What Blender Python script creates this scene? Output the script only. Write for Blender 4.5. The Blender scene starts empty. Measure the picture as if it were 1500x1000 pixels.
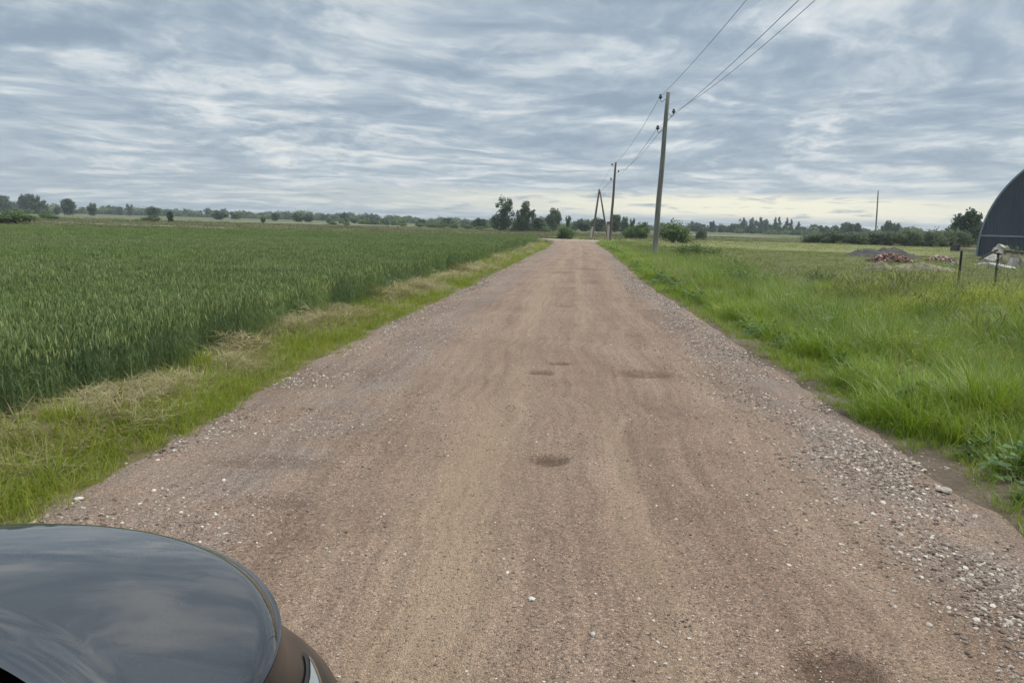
import bpy, bmesh, math, random
import numpy as np
from mathutils import Vector, Matrix, Euler

# ------------------------------------------------------------------ camera, sky, sun, exposure
scn = bpy.context.scene
C = scn.collection
RAD = math.radians
EYE = 1.65
cam = bpy.data.cameras.new('camera')
cam.sensor_width = 36.0
cam.lens = 36.0 * 1130 / 1500
cam.clip_start = 0.05
cam.clip_end = 9000
camo = bpy.data.objects.new('camera', cam)
C.objects.link(camo)
camo.matrix_world = Matrix.Translation((0, 0, EYE)) @ Matrix.Rotation(RAD(90 - 8.69), 4, 'X') @ Matrix.Rotation(RAD(1.6), 4, 'Z')
scn.camera = camo
scn.render.engine = 'CYCLES'
scn.view_settings.view_transform = 'Standard'
scn.view_settings.look = 'None'
scn.view_settings.exposure = 0.92
scn.view_settings.gamma = 1.0
scn.view_settings.use_curve_mapping = False
scn.cycles.max_bounces = 6
scn.cycles.diffuse_bounces = 3
scn.cycles.glossy_bounces = 3
scn.cycles.transmission_bounces = 4
scn.cycles.transparent_max_bounces = 8
scn.cycles.use_denoising = True
scn.cycles.use_adaptive_sampling = True
scn.cycles.adaptive_threshold = 0.01

SUN_ELEV, SUN_AZ = RAD(48), RAD(78)       # azimuth clockwise from +Y (the road direction)


class N:
    """small helper for building node trees"""
    def __init__(self, tree):
        self.t = tree
        self.n = tree.nodes
        self.l = tree.links

    def node(self, kind, **kw):
        nd = self.n.new(kind)
        for k, v in kw.items():
            setattr(nd, k, v)
        return nd

    def set(self, sock, v):
        if isinstance(v, bpy.types.NodeSocket):
            self.l.new(v, sock)
        elif isinstance(v, (tuple, list)) and len(v) == 3 and sock.type == 'RGBA':
            sock.default_value = (*v, 1)
        else:
            sock.default_value = v

    def math(self, op, a, b=None, c=None, clamp=False):
        nd = self.node('ShaderNodeMath', operation=op, use_clamp=clamp)
        for i, v in enumerate((a, b, c)):
            if v is not None:
                self.set(nd.inputs[i], v)
        return nd.outputs[0]

    def vmath(self, op, a, b=None):
        nd = self.node('ShaderNodeVectorMath', operation=op)
        self.set(nd.inputs[0], a)
        if b is not None:
            self.set(nd.inputs['Scale'] if op == 'SCALE' else nd.inputs[1], b)
        return nd.outputs[0]

    def mix(self, fac, a, b, blend='MIX'):
        nd = self.node('ShaderNodeMix', data_type='RGBA', blend_type=blend)
        self.set(nd.inputs[0], fac)
        self.set(nd.inputs[6], a)
        self.set(nd.inputs[7], b)
        return nd.outputs[2]

    def noise(self, vec, scale, detail=4, rough=0.55, out=0, dist=0.0, flat=False):
        nd = self.node('ShaderNodeTexNoise', noise_dimensions='2D' if flat else '3D')
        if vec is not None:
            self.set(nd.inputs['Vector'], vec)
        nd.inputs['Scale'].default_value = scale
        nd.inputs['Detail'].default_value = detail
        nd.inputs['Roughness'].default_value = rough
        nd.inputs['Distortion'].default_value = dist
        return nd.outputs[out]

    def voro(self, vec, scale, feature='F1', out='Distance', rnd=1.0):
        nd = self.node('ShaderNodeTexVoronoi', feature=feature)
        self.set(nd.inputs['Vector'], vec)
        nd.inputs['Scale'].default_value = scale
        nd.inputs['Randomness'].default_value = rnd
        return nd.outputs[out]

    def ramp(self, fac, stops, interp='LINEAR'):
        nd = self.node('ShaderNodeValToRGB')
        cr = nd.color_ramp
        cr.interpolation = interp
        while len(cr.elements) < len(stops):
            cr.elements.new(0.5)
        for e, (p, c) in zip(cr.elements, stops):
            e.position = p
            e.color = (*c, 1) if isinstance(c, (tuple, list)) else (c, c, c, 1)
        self.set(nd.inputs[0], fac)
        return nd.outputs[0]

    def smooth(self, v, a, b):
        nd = self.node('ShaderNodeMapRange', interpolation_type='SMOOTHSTEP')
        self.set(nd.inputs[0], v)
        nd.inputs[1].default_value = a
        nd.inputs[2].default_value = b
        return nd.outputs[0]

    def xyz(self, x, y, z):
        nd = self.node('ShaderNodeCombineXYZ')
        for i, v in enumerate((x, y, z)):
            self.set(nd.inputs[i], v)
        return nd.outputs[0]

    def sep(self, v):
        nd = self.node('ShaderNodeSeparateXYZ')
        self.set(nd.inputs[0], v)
        return nd.outputs

    def bump(self, h, strength=0.5, dist=0.01):
        nd = self.node('ShaderNodeBump')
        self.set(nd.inputs['Height'], h)
        nd.inputs['Strength'].default_value = strength
        nd.inputs['Distance'].default_value = dist
        return nd.outputs[0]


def build_world():
    w = bpy.data.worlds.new('World')
    scn.world = w
    w.use_nodes = True
    t = N(w.node_tree)
    t.n.clear()
    out = t.node('ShaderNodeOutputWorld')
    bg = t.node('ShaderNodeBackground')
    bg.inputs[1].default_value = 0.1
    t.l.new(bg.outputs[0], out.inputs[0])
    sky = t.node('ShaderNodeTexSky', sky_type='NISHITA')
    sky.sun_disc = False
    sky.sun_elevation = SUN_ELEV
    sky.sun_rotation = SUN_AZ
    sky.air_density = 1.0
    sky.dust_density = 1.5
    d = t.node('ShaderNodeTexCoord').outputs['Generated']
    x, y, z = t.sep(d)
    zc = t.math('MAXIMUM', z, 0.0)
    zk = t.math('ADD', zc, 0.075)
    px = t.math('DIVIDE', x, zk)
    py = t.math('DIVIDE', y, zk)
    # layers of a cloud deck seen in perspective, streets slightly turned to the view
    p = t.xyz(t.math('ADD', t.math('MULTIPLY', px, 0.94), t.math('MULTIPLY', py, 0.10)),
              t.math('SUBTRACT', t.math('MULTIPLY', py, 0.78), t.math('MULTIPLY', px, 0.16)), 0.37)
    def n2d(vec, scale, detail, rough):
        return t.noise(vec, scale, detail, rough, flat=True)
    half = (0.5, 0.5, 0.5)
    warp = t.vmath('SCALE', t.vmath('SUBTRACT', t.noise(p, 0.5, 2, 0.5, out=1, flat=True), half), 0.9)
    pw = t.vmath('ADD', p, warp)
    nw = t.vmath('ADD', pw, t.vmath('SCALE', t.vmath('SUBTRACT', t.noise(pw, 2.6, 4, 0.6, out=1, flat=True), half), 0.30))

    def puffs(vec):
        nd = t.node('ShaderNodeTexVoronoi', feature='SMOOTH_F1', voronoi_dimensions='2D')
        t.set(nd.inputs['Vector'], t.vmath('MULTIPLY', vec, (0.75, 1.0, 1.0)))
        nd.inputs['Scale'].default_value = 1.5
        nd.inputs['Smoothness'].default_value = 0.4
        return t.math('SUBTRACT', 0.62, nd.outputs['Distance'])
    pf = puffs(nw)
    n1 = n2d(pw, 0.42, 3, 0.5)
    n2 = n2d(nw, 2.0, 6, 0.52)
    n2s = n2d(t.vmath('ADD', nw, (0.035, 0.14, 0.0)), 2.0, 4, 0.52)       # the same deck a step towards the light
    n3 = n2d(t.vmath('ADD', p, (17.3, 4.1, 2.0)), 0.16, 2, 0.5)
    n4 = n2d(pw, 7.0, 6, 0.62)
    rl = t.vmath('MULTIPLY', nw, (0.68, 1.6, 1.0))                       # long rolls across the view
    v = t.math('ADD', t.math('MULTIPLY', n1, 0.24), t.math('MULTIPLY', n2, 0.46))
    v = t.math('ADD', v, t.math('MULTIPLY', pf, 0.32))
    v = t.math('ADD', v, t.math('MULTIPLY', n4, 0.26))
    v = t.math('ADD', v, t.math('MULTIPLY', t.math('SUBTRACT', n3, 0.5), 0.14))
    v = t.math('ADD', v, t.math('MULTIPLY', t.math('SUBTRACT', n2, n2s), 0.46))
    v = t.math('ADD', v, t.math('MULTIPLY', t.math('SUBTRACT', n2d(rl, 1.0, 4, 0.5), 0.5), 0.26))
    cloud = t.ramp(v, [(0.32, (0.138, 0.176, 0.222)), (0.45, (0.174, 0.215, 0.256)), (0.55, (0.216, 0.257, 0.292)),
                       (0.65, (0.285, 0.319, 0.344)), (0.82, (0.430, 0.440, 0.438))])
    el = t.math('ARCSINE', zc)
    az = t.math('ARCTAN2', x, y)
    # thin places that let the high sun-lit layer through, turning warm low on the sun's side
    low = t.math('SUBTRACT', 1.0, t.smooth(el, 0.0, 0.17))
    hi = t.smooth(t.math('ADD', t.math('MULTIPLY', n2d(nw, 2.2, 5, 0.58), 0.5), t.math('MULTIPLY', v, 0.5)), 0.53, 0.68)
    hiamt = t.math("MULTIPLY", hi, 0.30)
    cloud = t.mix(hiamt, cloud, t.mix(low, (0.420, 0.428, 0.424), (0.50, 0.475, 0.400)))
    # overall fade towards a grey-blue haze near the horizon
    hz = t.math('SUBTRACT', 1.0, t.smooth(el, 0.0, 0.10))
    cloud = t.mix(t.math('MULTIPLY', hz, 0.45), cloud, (0.222, 0.268, 0.298))
    # the deck ends far off on the sun's side: a strip of cream-coloured clear sky low down
    strip = t.math('MULTIPLY', t.smooth(el, 0.008, 0.022), t.math('SUBTRACT', 1.0, t.smooth(t.math('ADD', el, t.math('MULTIPLY', t.math('SUBTRACT', n2, 0.5), 0.022)), 0.036, 0.046)))
    da = t.math('DIVIDE', t.math('SUBTRACT', az, 0.30), 0.40)
    side = t.math('POWER', 2.718, t.math('MULTIPLY', t.math('MULTIPLY', da, da), -1.0))
    glow = t.math('MULTIPLY', strip, side)
    glow = t.math('MULTIPLY', glow, t.smooth(n2, 0.22, 0.46))
    cloud = t.mix(t.math('MULTIPLY', glow, 0.95), cloud, (0.540, 0.515, 0.395))
    # overcast deck brighter overhead than near the horizon, boosted further to light the ground
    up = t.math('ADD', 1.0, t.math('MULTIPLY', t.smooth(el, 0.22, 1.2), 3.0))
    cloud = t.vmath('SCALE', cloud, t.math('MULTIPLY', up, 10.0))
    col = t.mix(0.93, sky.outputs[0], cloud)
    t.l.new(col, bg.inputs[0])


build_world()
sun = bpy.data.lights.new('sun', 'SUN')
sun.energy = 1.5
sun.angle = RAD(35)
sun.color = (1.0, 0.92, 0.78)
suno = bpy.data.objects.new('sun', sun)
C.objects.link(suno)
suno.location = (60, 160, 120)
sd = Vector((math.sin(SUN_AZ) * math.cos(SUN_ELEV), math.cos(SUN_AZ) * math.cos(SUN_ELEV), math.sin(SUN_ELEV)))
suno.rotation_euler = sd.to_track_quat('Z', 'Y').to_euler()

# ------------------------------------------------------------------ helpers
rng = np.random.default_rng(7)
R_ = random.Random(5)


def mesh(name, V, faces, mat=None, smooth=False, attrs=None, uv=None):
    """faces: list of int arrays, each (n,3) or (n,4)"""
    me = bpy.data.meshes.new(name)
    V = np.asarray(V, dtype=np.float32)
    me.vertices.add(len(V))
    me.vertices.foreach_set('co', V.ravel())
    faces = [np.asarray(f, dtype=np.int32) for f in faces if len(f)]
    if faces:
        li = np.concatenate([f.ravel() for f in faces])
        tot = np.concatenate([np.full(len(f), f.shape[1], dtype=np.int32) for f in faces])
        st = np.concatenate([[0], np.cumsum(tot)[:-1]]).astype(np.int32)
        me.loops.add(len(li))
        me.loops.foreach_set('vertex_index', li)
        me.polygons.add(len(tot))
        me.polygons.foreach_set('loop_start', st)
        me.polygons.foreach_set('loop_total', tot)
        me.polygons.foreach_set('use_smooth', np.full(len(tot), smooth))
        if uv is not None:
            l = me.uv_layers.new(name='UVMap')
            l.data.foreach_set('uv', np.asarray(uv, dtype=np.float32)[li].ravel())
    for k, a in (attrs or {}).items():
        at = me.attributes.new(k, 'FLOAT', 'POINT')
        at.data.foreach_set('value', np.asarray(a, dtype=np.float32))
    me.update()
    me.validate()
    if mat:
        me.materials.append(mat)
    return me


def link(name, me, parent=None, loc=None):
    o = bpy.data.objects.new(name, me)
    C.objects.link(o)
    if parent:
        o.parent = parent
    if loc is not None:
        o.location = loc
    return o


def tag(o, label=None, cat=None, group=None, kind=None):
    for k, v in (('label', label), ('category', cat), ('group', group), ('kind', kind)):
        if v:
            o[k] = v
    return o


def empty(name, loc, label, cat, group=None, rz=0.0):
    o = bpy.data.objects.new(name, None)
    o.empty_display_size = 0.3
    C.objects.link(o)
    o.location = loc
    o.rotation_euler = (0, 0, rz)
    return tag(o, label, cat, group)


def bm_mesh(name, bm, mat, smooth=False):
    me = bpy.data.meshes.new(name)
    bm.normal_update()
    bm.to_mesh(me)
    bm.free()
    if smooth:
        for p in me.polygons:
            p.use_smooth = True
    me.materials.append(mat)
    return me


def add_box(bm, size, M):
    g = bmesh.ops.create_cube(bm, size=1.0, matrix=M @ Matrix.Diagonal((*size, 1)))
    return g['verts']


def tube_arrays(pts, radii, sides=8, cap=True):
    pts = [Vector(p) for p in pts]
    V, F4, F3 = [], [], []
    up = Vector((0.13, 0.97, 0.2))
    for i, p in enumerate(pts):
        t = (pts[min(i + 1, len(pts) - 1)] - pts[max(i - 1, 0)]).normalized()
        a = t.cross(up)
        if a.length < 0.05:
            a = t.cross(Vector((1, 0, 0)))
        a.normalize()
        b = t.cross(a)
        for k in range(sides):
            an = 2 * math.pi * k / sides
            V.append(p + (a * math.cos(an) + b * math.sin(an)) * radii[i])
    for i in range(len(pts) - 1):
        for k in range(sides):
            k2 = (k + 1) % sides
            F4.append((i * sides + k, i * sides + k2, (i + 1) * sides + k2, (i + 1) * sides + k))
    if cap:
        for i in (0, len(pts) - 1):
            V.append(pts[i])
            c = len(V) - 1
            for k in range(sides):
                F3.append((i * sides + k, i * sides + (k + 1) % sides, c))
    return np.array([tuple(v) for v in V]), np.array(F4), np.array(F3) if F3 else np.zeros((0, 3), int)


def tube(name, pts, radii, mat, sides=8, parent=None, smooth=True, cap=True):
    if not hasattr(radii, '__len__'):
        radii = [radii] * len(pts)
    V, F4, F3 = tube_arrays(pts, radii, sides, cap)
    return link(name, mesh(name, V, [F4, F3], mat, smooth), parent)


def join(parts):
    """parts: list of (V, [F arrays]) -> V, faces grouped by size"""
    Vs, f3, f4, o = [], [], [], 0
    for V, fs in parts:
        for f in fs:
            if len(f):
                (f3 if f.shape[1] == 3 else f4).append(np.asarray(f) + o)
        Vs.append(V)
        o += len(V)
    return np.concatenate(Vs), [np.concatenate(f) for f in (f4, f3) if f]


def hash2(ix, iy, seed):
    h = (ix.astype(np.int64) * 374761393 + iy.astype(np.int64) * 668265263 + seed * 974634777) & 0x7fffffff
    h = ((h ^ (h >> 13)) * 1274126177) & 0x7fffffff
    return ((h ^ (h >> 16)) & 0xffff) / 65535.0


def vnoise(x, y, seed=0):
    x = np.asarray(x, float)
    y = np.asarray(y, float)
    ix, iy = np.floor(x).astype(np.int64), np.floor(y).astype(np.int64)
    fx, fy = x - ix, y - iy
    fx, fy = fx * fx * (3 - 2 * fx), fy * fy * (3 - 2 * fy)
    a, b = hash2(ix, iy, seed), hash2(ix + 1, iy, seed)
    c, d = hash2(ix, iy + 1, seed), hash2(ix + 1, iy + 1, seed)
    return (a * (1 - fx) + b * fx) * (1 - fy) + (c * (1 - fx) + d * fx) * fy


def fbm(x, y, seed=0, oct=4):
    s, a, tot = 0, 1.0, 0
    for i in range(oct):
        s = s + a * vnoise(np.asarray(x) * 2 ** i + 13.7 * i, np.asarray(y) * 2 ** i + 7.1 * i, seed + i)
        tot += a
        a *= 0.5
    return s / tot


def lin(r, g, b):
    f = lambda c: c / 12.92 if c <= 0.04045 else ((c + 0.055) / 1.055) ** 2.4
    return (f(r), f(g), f(b))


# road edges (metres, camera at the origin): x of the left / right gravel edge along y
LY = [-40, 2, 4, 5.5, 8, 12.7, 16.2, 22.4, 34.8, 52, 62, 70, 76, 80, 84, 87, 89]
LX = [-3.3, -2.68, -2.63, -2.54, -2.42, -2.04, -1.61, -1.04, 0.21, 1.88, 2.75, 3.2, 3.3, 3.0, 2.2, 0.8, -1.5]
RY = [-40, 2, 5, 8.4, 13, 16.2, 23, 33.7, 53, 66, 74, 78, 81, 83.5]
RX = [1.9, 2.9, 3.08, 3.26, 3.5, 3.62, 4.0, 4.85, 6.35, 7.2, 7.75, 8.3, 9.6, 13.0]


def xl(y):
    return np.interp(y, LY, LX)


def xr(y):
    return np.interp(y, RY, RX)


def edge_wob(y, s):
    return (fbm(np.asarray(y) * 0.8, np.zeros_like(y) + 3.3 * s, 40 + s, 4) - 0.5) * 0.55


# ------------------------------------------------------------------ materials
def mat(name):
    m = bpy.data.materials.new(name)
    m.use_nodes = True
    t = N(m.node_tree)
    b = t.n['Principled BSDF']
    b.inputs['Roughness'].default_value = 0.85
    b.inputs['Specular IOR Level'].default_value = 0.3
    return m, t, b


def leaf_mat(name, cols, trans=0.35, rough=0.55, spec=0.35, world_cols=None, wscale=0.08):
    """two-sided foliage: per-blade tint attribute + per-plant random pick a colour; optional patches over the ground"""
    m, t, b = mat(name)
    oi = t.node('ShaderNodeObjectInfo').outputs['Random']
    at = t.node('ShaderNodeAttribute', attribute_name='tint').outputs['Fac']
    f = t.math('ADD', t.math('MULTIPLY', oi, 0.45), t.math('MULTIPLY', at, 0.55))
    n = len(cols)
    c = t.ramp(f, [(0.08 + 0.84 * i / (n - 1), k) for i, k in enumerate(cols)])
    if world_cols:
        pos = t.node('ShaderNodeNewGeometry').outputs['Position']
        pn = t.noise(pos, wscale, 4, 0.6)
        c = t.mix(t.smooth(pn, 0.42, 0.62), c, world_cols, 'MULTIPLY')
    t.set(b.inputs['Base Color'], c)
    b.inputs['Roughness'].default_value = rough
    b.inputs['Specular IOR Level'].default_value = spec
    tr = t.node('ShaderNodeBsdfTranslucent')
    t.set(tr.inputs[0], t.mix(0.6, c, (1.0, 1.0, 0.55), 'MULTIPLY'))
    mx = t.node('ShaderNodeMixShader')
    mx.inputs[0].default_value = trans
    t.l.new(b.outputs[0], mx.inputs[1])
    t.l.new(tr.outputs[0], mx.inputs[2])
    t.l.new(mx.outputs[0], t.n['Material Output'].inputs[0])
    return m


def simple_mat(name, col, rough=0.8, var=0.25, scale=6.0, bump=0.0, metal=0.0, spec=0.3, coord='Object', stretch=(1, 1, 1)):
    m, t, b = mat(name)
    co = t.node('ShaderNodeTexCoord').outputs[coord]
    co = t.vmath('MULTIPLY', co, stretch)
    n = t.noise(co, scale, 6, 0.6)
    lo = tuple(c * (1 - var) for c in col)
    hi = tuple(min(1, c * (1 + var)) for c in col)
    t.set(b.inputs['Base Color'], t.ramp(n, [(0.3, lo), (0.7, hi)]))
    b.inputs['Roughness'].default_value = rough
    b.inputs['Metallic'].default_value = metal
    b.inputs['Specular IOR Level'].default_value = spec
    if bump:
        t.set(b.inputs['Normal'], t.bump(t.noise(co, scale * 4, 5, 0.6), bump, 0.02))
    return m


def road_mat():
    m, t, b = mat('gravel_road')
    uv = t.node('ShaderNodeUVMap').outputs[0]
    u, v, _ = t.sep(uv)                                  # u = metres right of the centre line, v = metres along
    p = t.node('ShaderNodeNewGeometry').outputs['Position']
    warp = t.math('MULTIPLY', t.math('SUBTRACT', t.noise(t.xyz(t.math('MULTIPLY', u, 0.7), t.math('MULTIPLY', v, 0.05), 0), 1.0, 3), 0.5), 0.45)
    uw = t.math('ADD', u, warp)
    long = t.xyz(t.math('MULTIPLY', uw, 2.2), t.math('MULTIPLY', v, 0.16), 0)
    nl = t.noise(long, 1.0, 5, 0.62)
    npatch = t.noise(p, 0.55, 6, 0.62)
    nbig = t.noise(p, 0.16, 3, 0.5)
    nfine = t.noise(p, 42.0, 3, 0.6)
    base = t.ramp(t.math('ADD', t.math('MULTIPLY', nl, 0.5), t.math('MULTIPLY', npatch, 0.5)),
                  [(0.36, (0.182, 0.119, 0.083)), (0.50, (0.250, 0.171, 0.122)), (0.64, (0.305, 0.217, 0.161))])

    def band(c, w):
        q = t.math('DIVIDE', t.math('SUBTRACT', uw, c), w)
        return t.math('POWER', 2.718, t.math('MULTIPLY', t.math('MULTIPLY', q, q), -1.0))
    # compacted, dusty wheel tracks are a paler yellow-tan
    tracks = t.math('ADD', t.math('ADD', band(-0.42, 0.30), t.math('MULTIPLY', band(0.50, 0.14), 0.8)),
                    t.math('ADD', t.math('MULTIPLY', band(-1.05, 0.20), 0.35), t.math('MULTIPLY', band(1.55, 0.25), 0.3)))
    tracks = t.math('MULTIPLY', tracks, t.smooth(nl, 0.25, 0.6), clamp=True)
    col = t.mix(t.math('MULTIPLY', tracks, 0.85), base, (0.300, 0.212, 0.142))
    # reddish, damp stretches
    col = t.mix(t.math('MULTIPLY', t.smooth(nbig, 0.5, 0.72), 0.25), col, (0.185, 0.112, 0.076))
    # loose grey stone thrown to the sides (more on the left of the tracks and at the right margin)
    loose = t.math('ADD', t.math('MULTIPLY', band(-1.75, 0.42), 0.9), t.math('ADD', band(2.35, 0.38), t.math('MULTIPLY', band(-2.6, 0.3), 0.7)), clamp=True)
    loose = t.math('MULTIPLY', loose, t.smooth(t.noise(p, 1.3, 5, 0.65), 0.34, 0.62))
    col = t.mix(t.math('MULTIPLY', loose, 0.6), col, (0.205, 0.172, 0.152))
    # dark damp bottoms of the potholes (mesh attribute)
    pot = t.node('ShaderNodeAttribute', attribute_name='damp').outputs['Fac']
    col = t.mix(t.math('MULTIPLY', pot, t.smooth(t.noise(p, 9.0, 5, 0.7), 0.2, 0.55)), col, (0.100, 0.060, 0.041))
    # single grains: every cell has a tone of its own, a few nearly white or dark
    c1 = t.voro(p, 120.0, out='Color')
    c2 = t.voro(p, 46.0, out='Color')
    r1 = t.sep(c1)[0]
    r2, g2, _b = t.sep(c2)
    grains = t.ramp(r1, [(0.0, 0.55), (0.35, 0.9), (0.88, 1.14), (0.97, 1.7)], 'LINEAR')
    col = t.mix(t.math('SUBTRACT', 1.0, t.math('MULTIPLY', tracks, 0.55)), col, grains, 'MULTIPLY')
    d2 = t.voro(p, 46.0)
    inside = t.math('SUBTRACT', 1.0, t.smooth(d2, 0.18, 0.36))
    white = t.math('MULTIPLY', inside, t.math('GREATER_THAN', r2, t.math('SUBTRACT', 0.965, t.math('MULTIPLY', loose, 0.22))))
    dark = t.math('MULTIPLY', inside, t.math('GREATER_THAN', g2, t.math('SUBTRACT', 0.93, t.math('MULTIPLY', loose, 0.2))))
    col = t.mix(t.math('MULTIPLY', dark, 0.55), col, (0.085, 0.07, 0.062))
    col = t.mix(t.math('MULTIPLY', white, 0.75), col, (0.48, 0.43, 0.38))
    t.set(b.inputs['Base Color'], col)
    b.inputs['Roughness'].default_value = 0.92
    b.inputs['Specular IOR Level'].default_value = 0.2
    d1 = t.voro(p, 120.0)
    ln = t.noise(t.xyz(t.math('MULTIPLY', uw, 15.0), t.math('MULTIPLY', v, 0.5), 0), 1.0, 4, 0.65)
    col = t.mix(0.75, col, t.ramp(ln, [(0.3, 0.78), (0.7, 1.18)]), 'MULTIPLY')
    t.set(b.inputs['Base Color'], col)
    h = t.math('SUBTRACT', t.math('MULTIPLY', inside, t.math('MULTIPLY', g2, 0.8)), t.math('MULTIPLY', d1, 0.55))
    h = t.math('ADD', h, t.math('MULTIPLY', nfine, 0.6))
    h = t.math('ADD', h, t.math('MULTIPLY', ln, 0.5))
    t.set(b.inputs['Normal'], t.bump(h, 1.0, 0.016))
    return m


def ground_mat(name, cols, scale=0.5, fine=18.0, bump=0.6):
    m, t, b = mat(name)
    p = t.node('ShaderNodeNewGeometry').outputs['Position']
    n = t.math('ADD', t.math('MULTIPLY', t.noise(p, scale, 6, 0.62), 0.62), t.math('MULTIPLY', t.noise(p, fine, 4, 0.65), 0.38))
    k = len(cols)
    t.set(b.inputs['Base Color'], t.ramp(n, [(0.34 + 0.32 * i / (k - 1), c) for i, c in enumerate(cols)]))
    b.inputs['Roughness'].default_value = 0.95
    b.inputs['Specular IOR Level'].default_value = 0.1
    t.set(b.inputs['Normal'], t.bump(t.noise(p, fine, 5, 0.7), bump, 0.05))
    return m


M = {}
M['road'] = road_mat()
M['ground'] = ground_mat('meadow_ground', [(0.060, 0.068, 0.030), (0.098, 0.110, 0.048), (0.135, 0.135, 0.068)], 0.05, 1.4)
M['verge_soil'] = ground_mat('verge_soil', [(0.060, 0.048, 0.032), (0.115, 0.088, 0.062), (0.185, 0.140, 0.105)], 1.6, 34)
M['left_soil'] = ground_mat('mulched_verge', [(0.085, 0.078, 0.034), (0.150, 0.128, 0.060), (0.225, 0.180, 0.095)], 1.8, 34)
M['wheat_soil'] = ground_mat('wheat_soil', [(0.030, 0.034, 0.016), (0.045, 0.052, 0.022), (0.060, 0.055, 0.030)], 0.8, 14)
M['mown'] = ground_mat('mown_meadow', [(0.130, 0.140, 0.052), (0.180, 0.185, 0.075), (0.230, 0.215, 0.105)], 0.22, 2.6)
M['far_green'] = ground_mat('far_field', [(0.105, 0.120, 0.060), (0.135, 0.150, 0.075)], 0.02, 0.4)
M['far_pale'] = ground_mat('far_pale_field', [(0.27, 0.27, 0.21), (0.36, 0.35, 0.28)], 0.03, 0.6)
M['side_road'] = ground_mat('pale_gravel', [(0.24, 0.20, 0.16), (0.34, 0.29, 0.235), (0.42, 0.37, 0.31)], 0.5, 30)
M['wheat'] = leaf_mat('wheat_plant', [(0.086, 0.138, 0.062), (0.142, 0.202, 0.084), (0.250, 0.316, 0.120), (0.345, 0.390, 0.160)], 0.42, 0.55, 0.3, (0.84, 0.94, 0.74), 0.06)
M['grass'] = leaf_mat('verge_grass', [(0.120, 0.205, 0.012), (0.180, 0.265, 0.016), (0.245, 0.310, 0.024), (0.320, 0.335, 0.060)], 0.40, 0.45, 0.4, (0.75, 0.85, 0.62), 0.5)
M['grass_l'] = leaf_mat('sunburnt_verge_grass', [(0.130, 0.195, 0.014), (0.200, 0.265, 0.020), (0.280, 0.315, 0.034), (0.365, 0.340, 0.095)], 0.42, 0.5, 0.35)
M['tall'] = leaf_mat('tall_grass', [(0.108, 0.190, 0.012), (0.162, 0.245, 0.018), (0.225, 0.292, 0.028), (0.305, 0.318, 0.066)], 0.40, 0.42, 0.45, (0.58, 0.72, 0.50), 0.55)
M['seed'] = leaf_mat('seeding_grass', [(0.170, 0.200, 0.060), (0.240, 0.240, 0.095), (0.310, 0.280, 0.150)], 0.35, 0.7, 0.2)
M['hay'] = leaf_mat('cut_hay', [(0.15, 0.125, 0.055), (0.25, 0.205, 0.100), (0.36, 0.300, 0.160), (0.45, 0.385, 0.225)], 0.2, 0.7, 0.25)
M['mown_grass'] = leaf_mat('mown_grass', [(0.150, 0.170, 0.045), (0.225, 0.235, 0.072), (0.300, 0.280, 0.115)], 0.3, 0.6, 0.3, (0.78, 0.88, 0.62), 0.12)
M['dry_grass'] = leaf_mat('dry_meadow_grass', [(0.095, 0.110, 0.040), (0.150, 0.145, 0.062), (0.205, 0.175, 0.092)], 0.25, 0.7, 0.2, (0.75, 0.85, 0.65), 0.04)
M['weed'] = leaf_mat('weed_leaf', [(0.050, 0.110, 0.024), (0.085, 0.155, 0.032), (0.130, 0.205, 0.052)], 0.35, 0.5, 0.4)
M['yellow'] = leaf_mat('yellow_flower_head', [(0.32, 0.38, 0.030), (0.46, 0.47, 0.045), (0.55, 0.52, 0.07)], 0.35, 0.6, 0.2)
M['whitef'] = leaf_mat('white_flower_head', [(0.45, 0.48, 0.42), (0.62, 0.63, 0.58)], 0.3, 0.7, 0.2)
M['leaf_dark'] = leaf_mat('dark_tree_leaf', [(0.040, 0.072, 0.030), (0.062, 0.100, 0.040), (0.088, 0.128, 0.052)], 0.32, 0.55, 0.3)
M['leaf_mid'] = leaf_mat('green_bush_leaf', [(0.072, 0.125, 0.032), (0.110, 0.170, 0.048), (0.155, 0.215, 0.068)], 0.4, 0.5, 0.35)
M['leaf_grey'] = leaf_mat('willow_leaf', [(0.085, 0.120, 0.062), (0.120, 0.155, 0.082), (0.160, 0.190, 0.108)], 0.35, 0.55, 0.3)
M['bark'] = simple_mat('bark', (0.075, 0.062, 0.050), 0.9, 0.4, 5, 0.5, stretch=(1, 1, 0.2))
M['pole_wood'] = simple_mat('weathered_pole', (0.150, 0.150, 0.128), 0.85, 0.38, 7.0, 0.5, stretch=(3, 3, 0.12))
M['pole_brown'] = simple_mat('brown_pole', (0.105, 0.078, 0.055), 0.85, 0.35, 7.0, 0.5, stretch=(3, 3, 0.12))
M['stub'] = simple_mat('concrete_stub', (0.36, 0.33, 0.30), 0.9, 0.25, 4.0, 0.3)
M['iron'] = simple_mat('dark_iron', (0.035, 0.036, 0.038), 0.5, 0.3, 20, 0, 0.6)
M['insul'] = simple_mat('dark_glazed_insulator', (0.012, 0.012, 0.014), 0.25, 0.3, 20, 0, 0.0, 0.5)
M['wire'] = simple_mat('aluminium_wire', (0.10, 0.105, 0.115), 0.5, 0.1, 3, 0, 0.3)
M['post'] = simple_mat('dark_fence_post', (0.018, 0.018, 0.016), 0.7, 0.4, 15, 0.3)
M['mesh_wire'] = simple_mat('fence_wire', (0.12, 0.12, 0.115), 0.5, 0.2, 5, 0, 0.5)
M['earth'] = simple_mat('dark_earth', (0.058, 0.052, 0.048), 0.95, 0.5, 2.5, 0.9)
M['bank'] = simple_mat('grassy_bank', (0.155, 0.145, 0.085), 0.95, 0.45, 2.2, 0.9)
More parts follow.
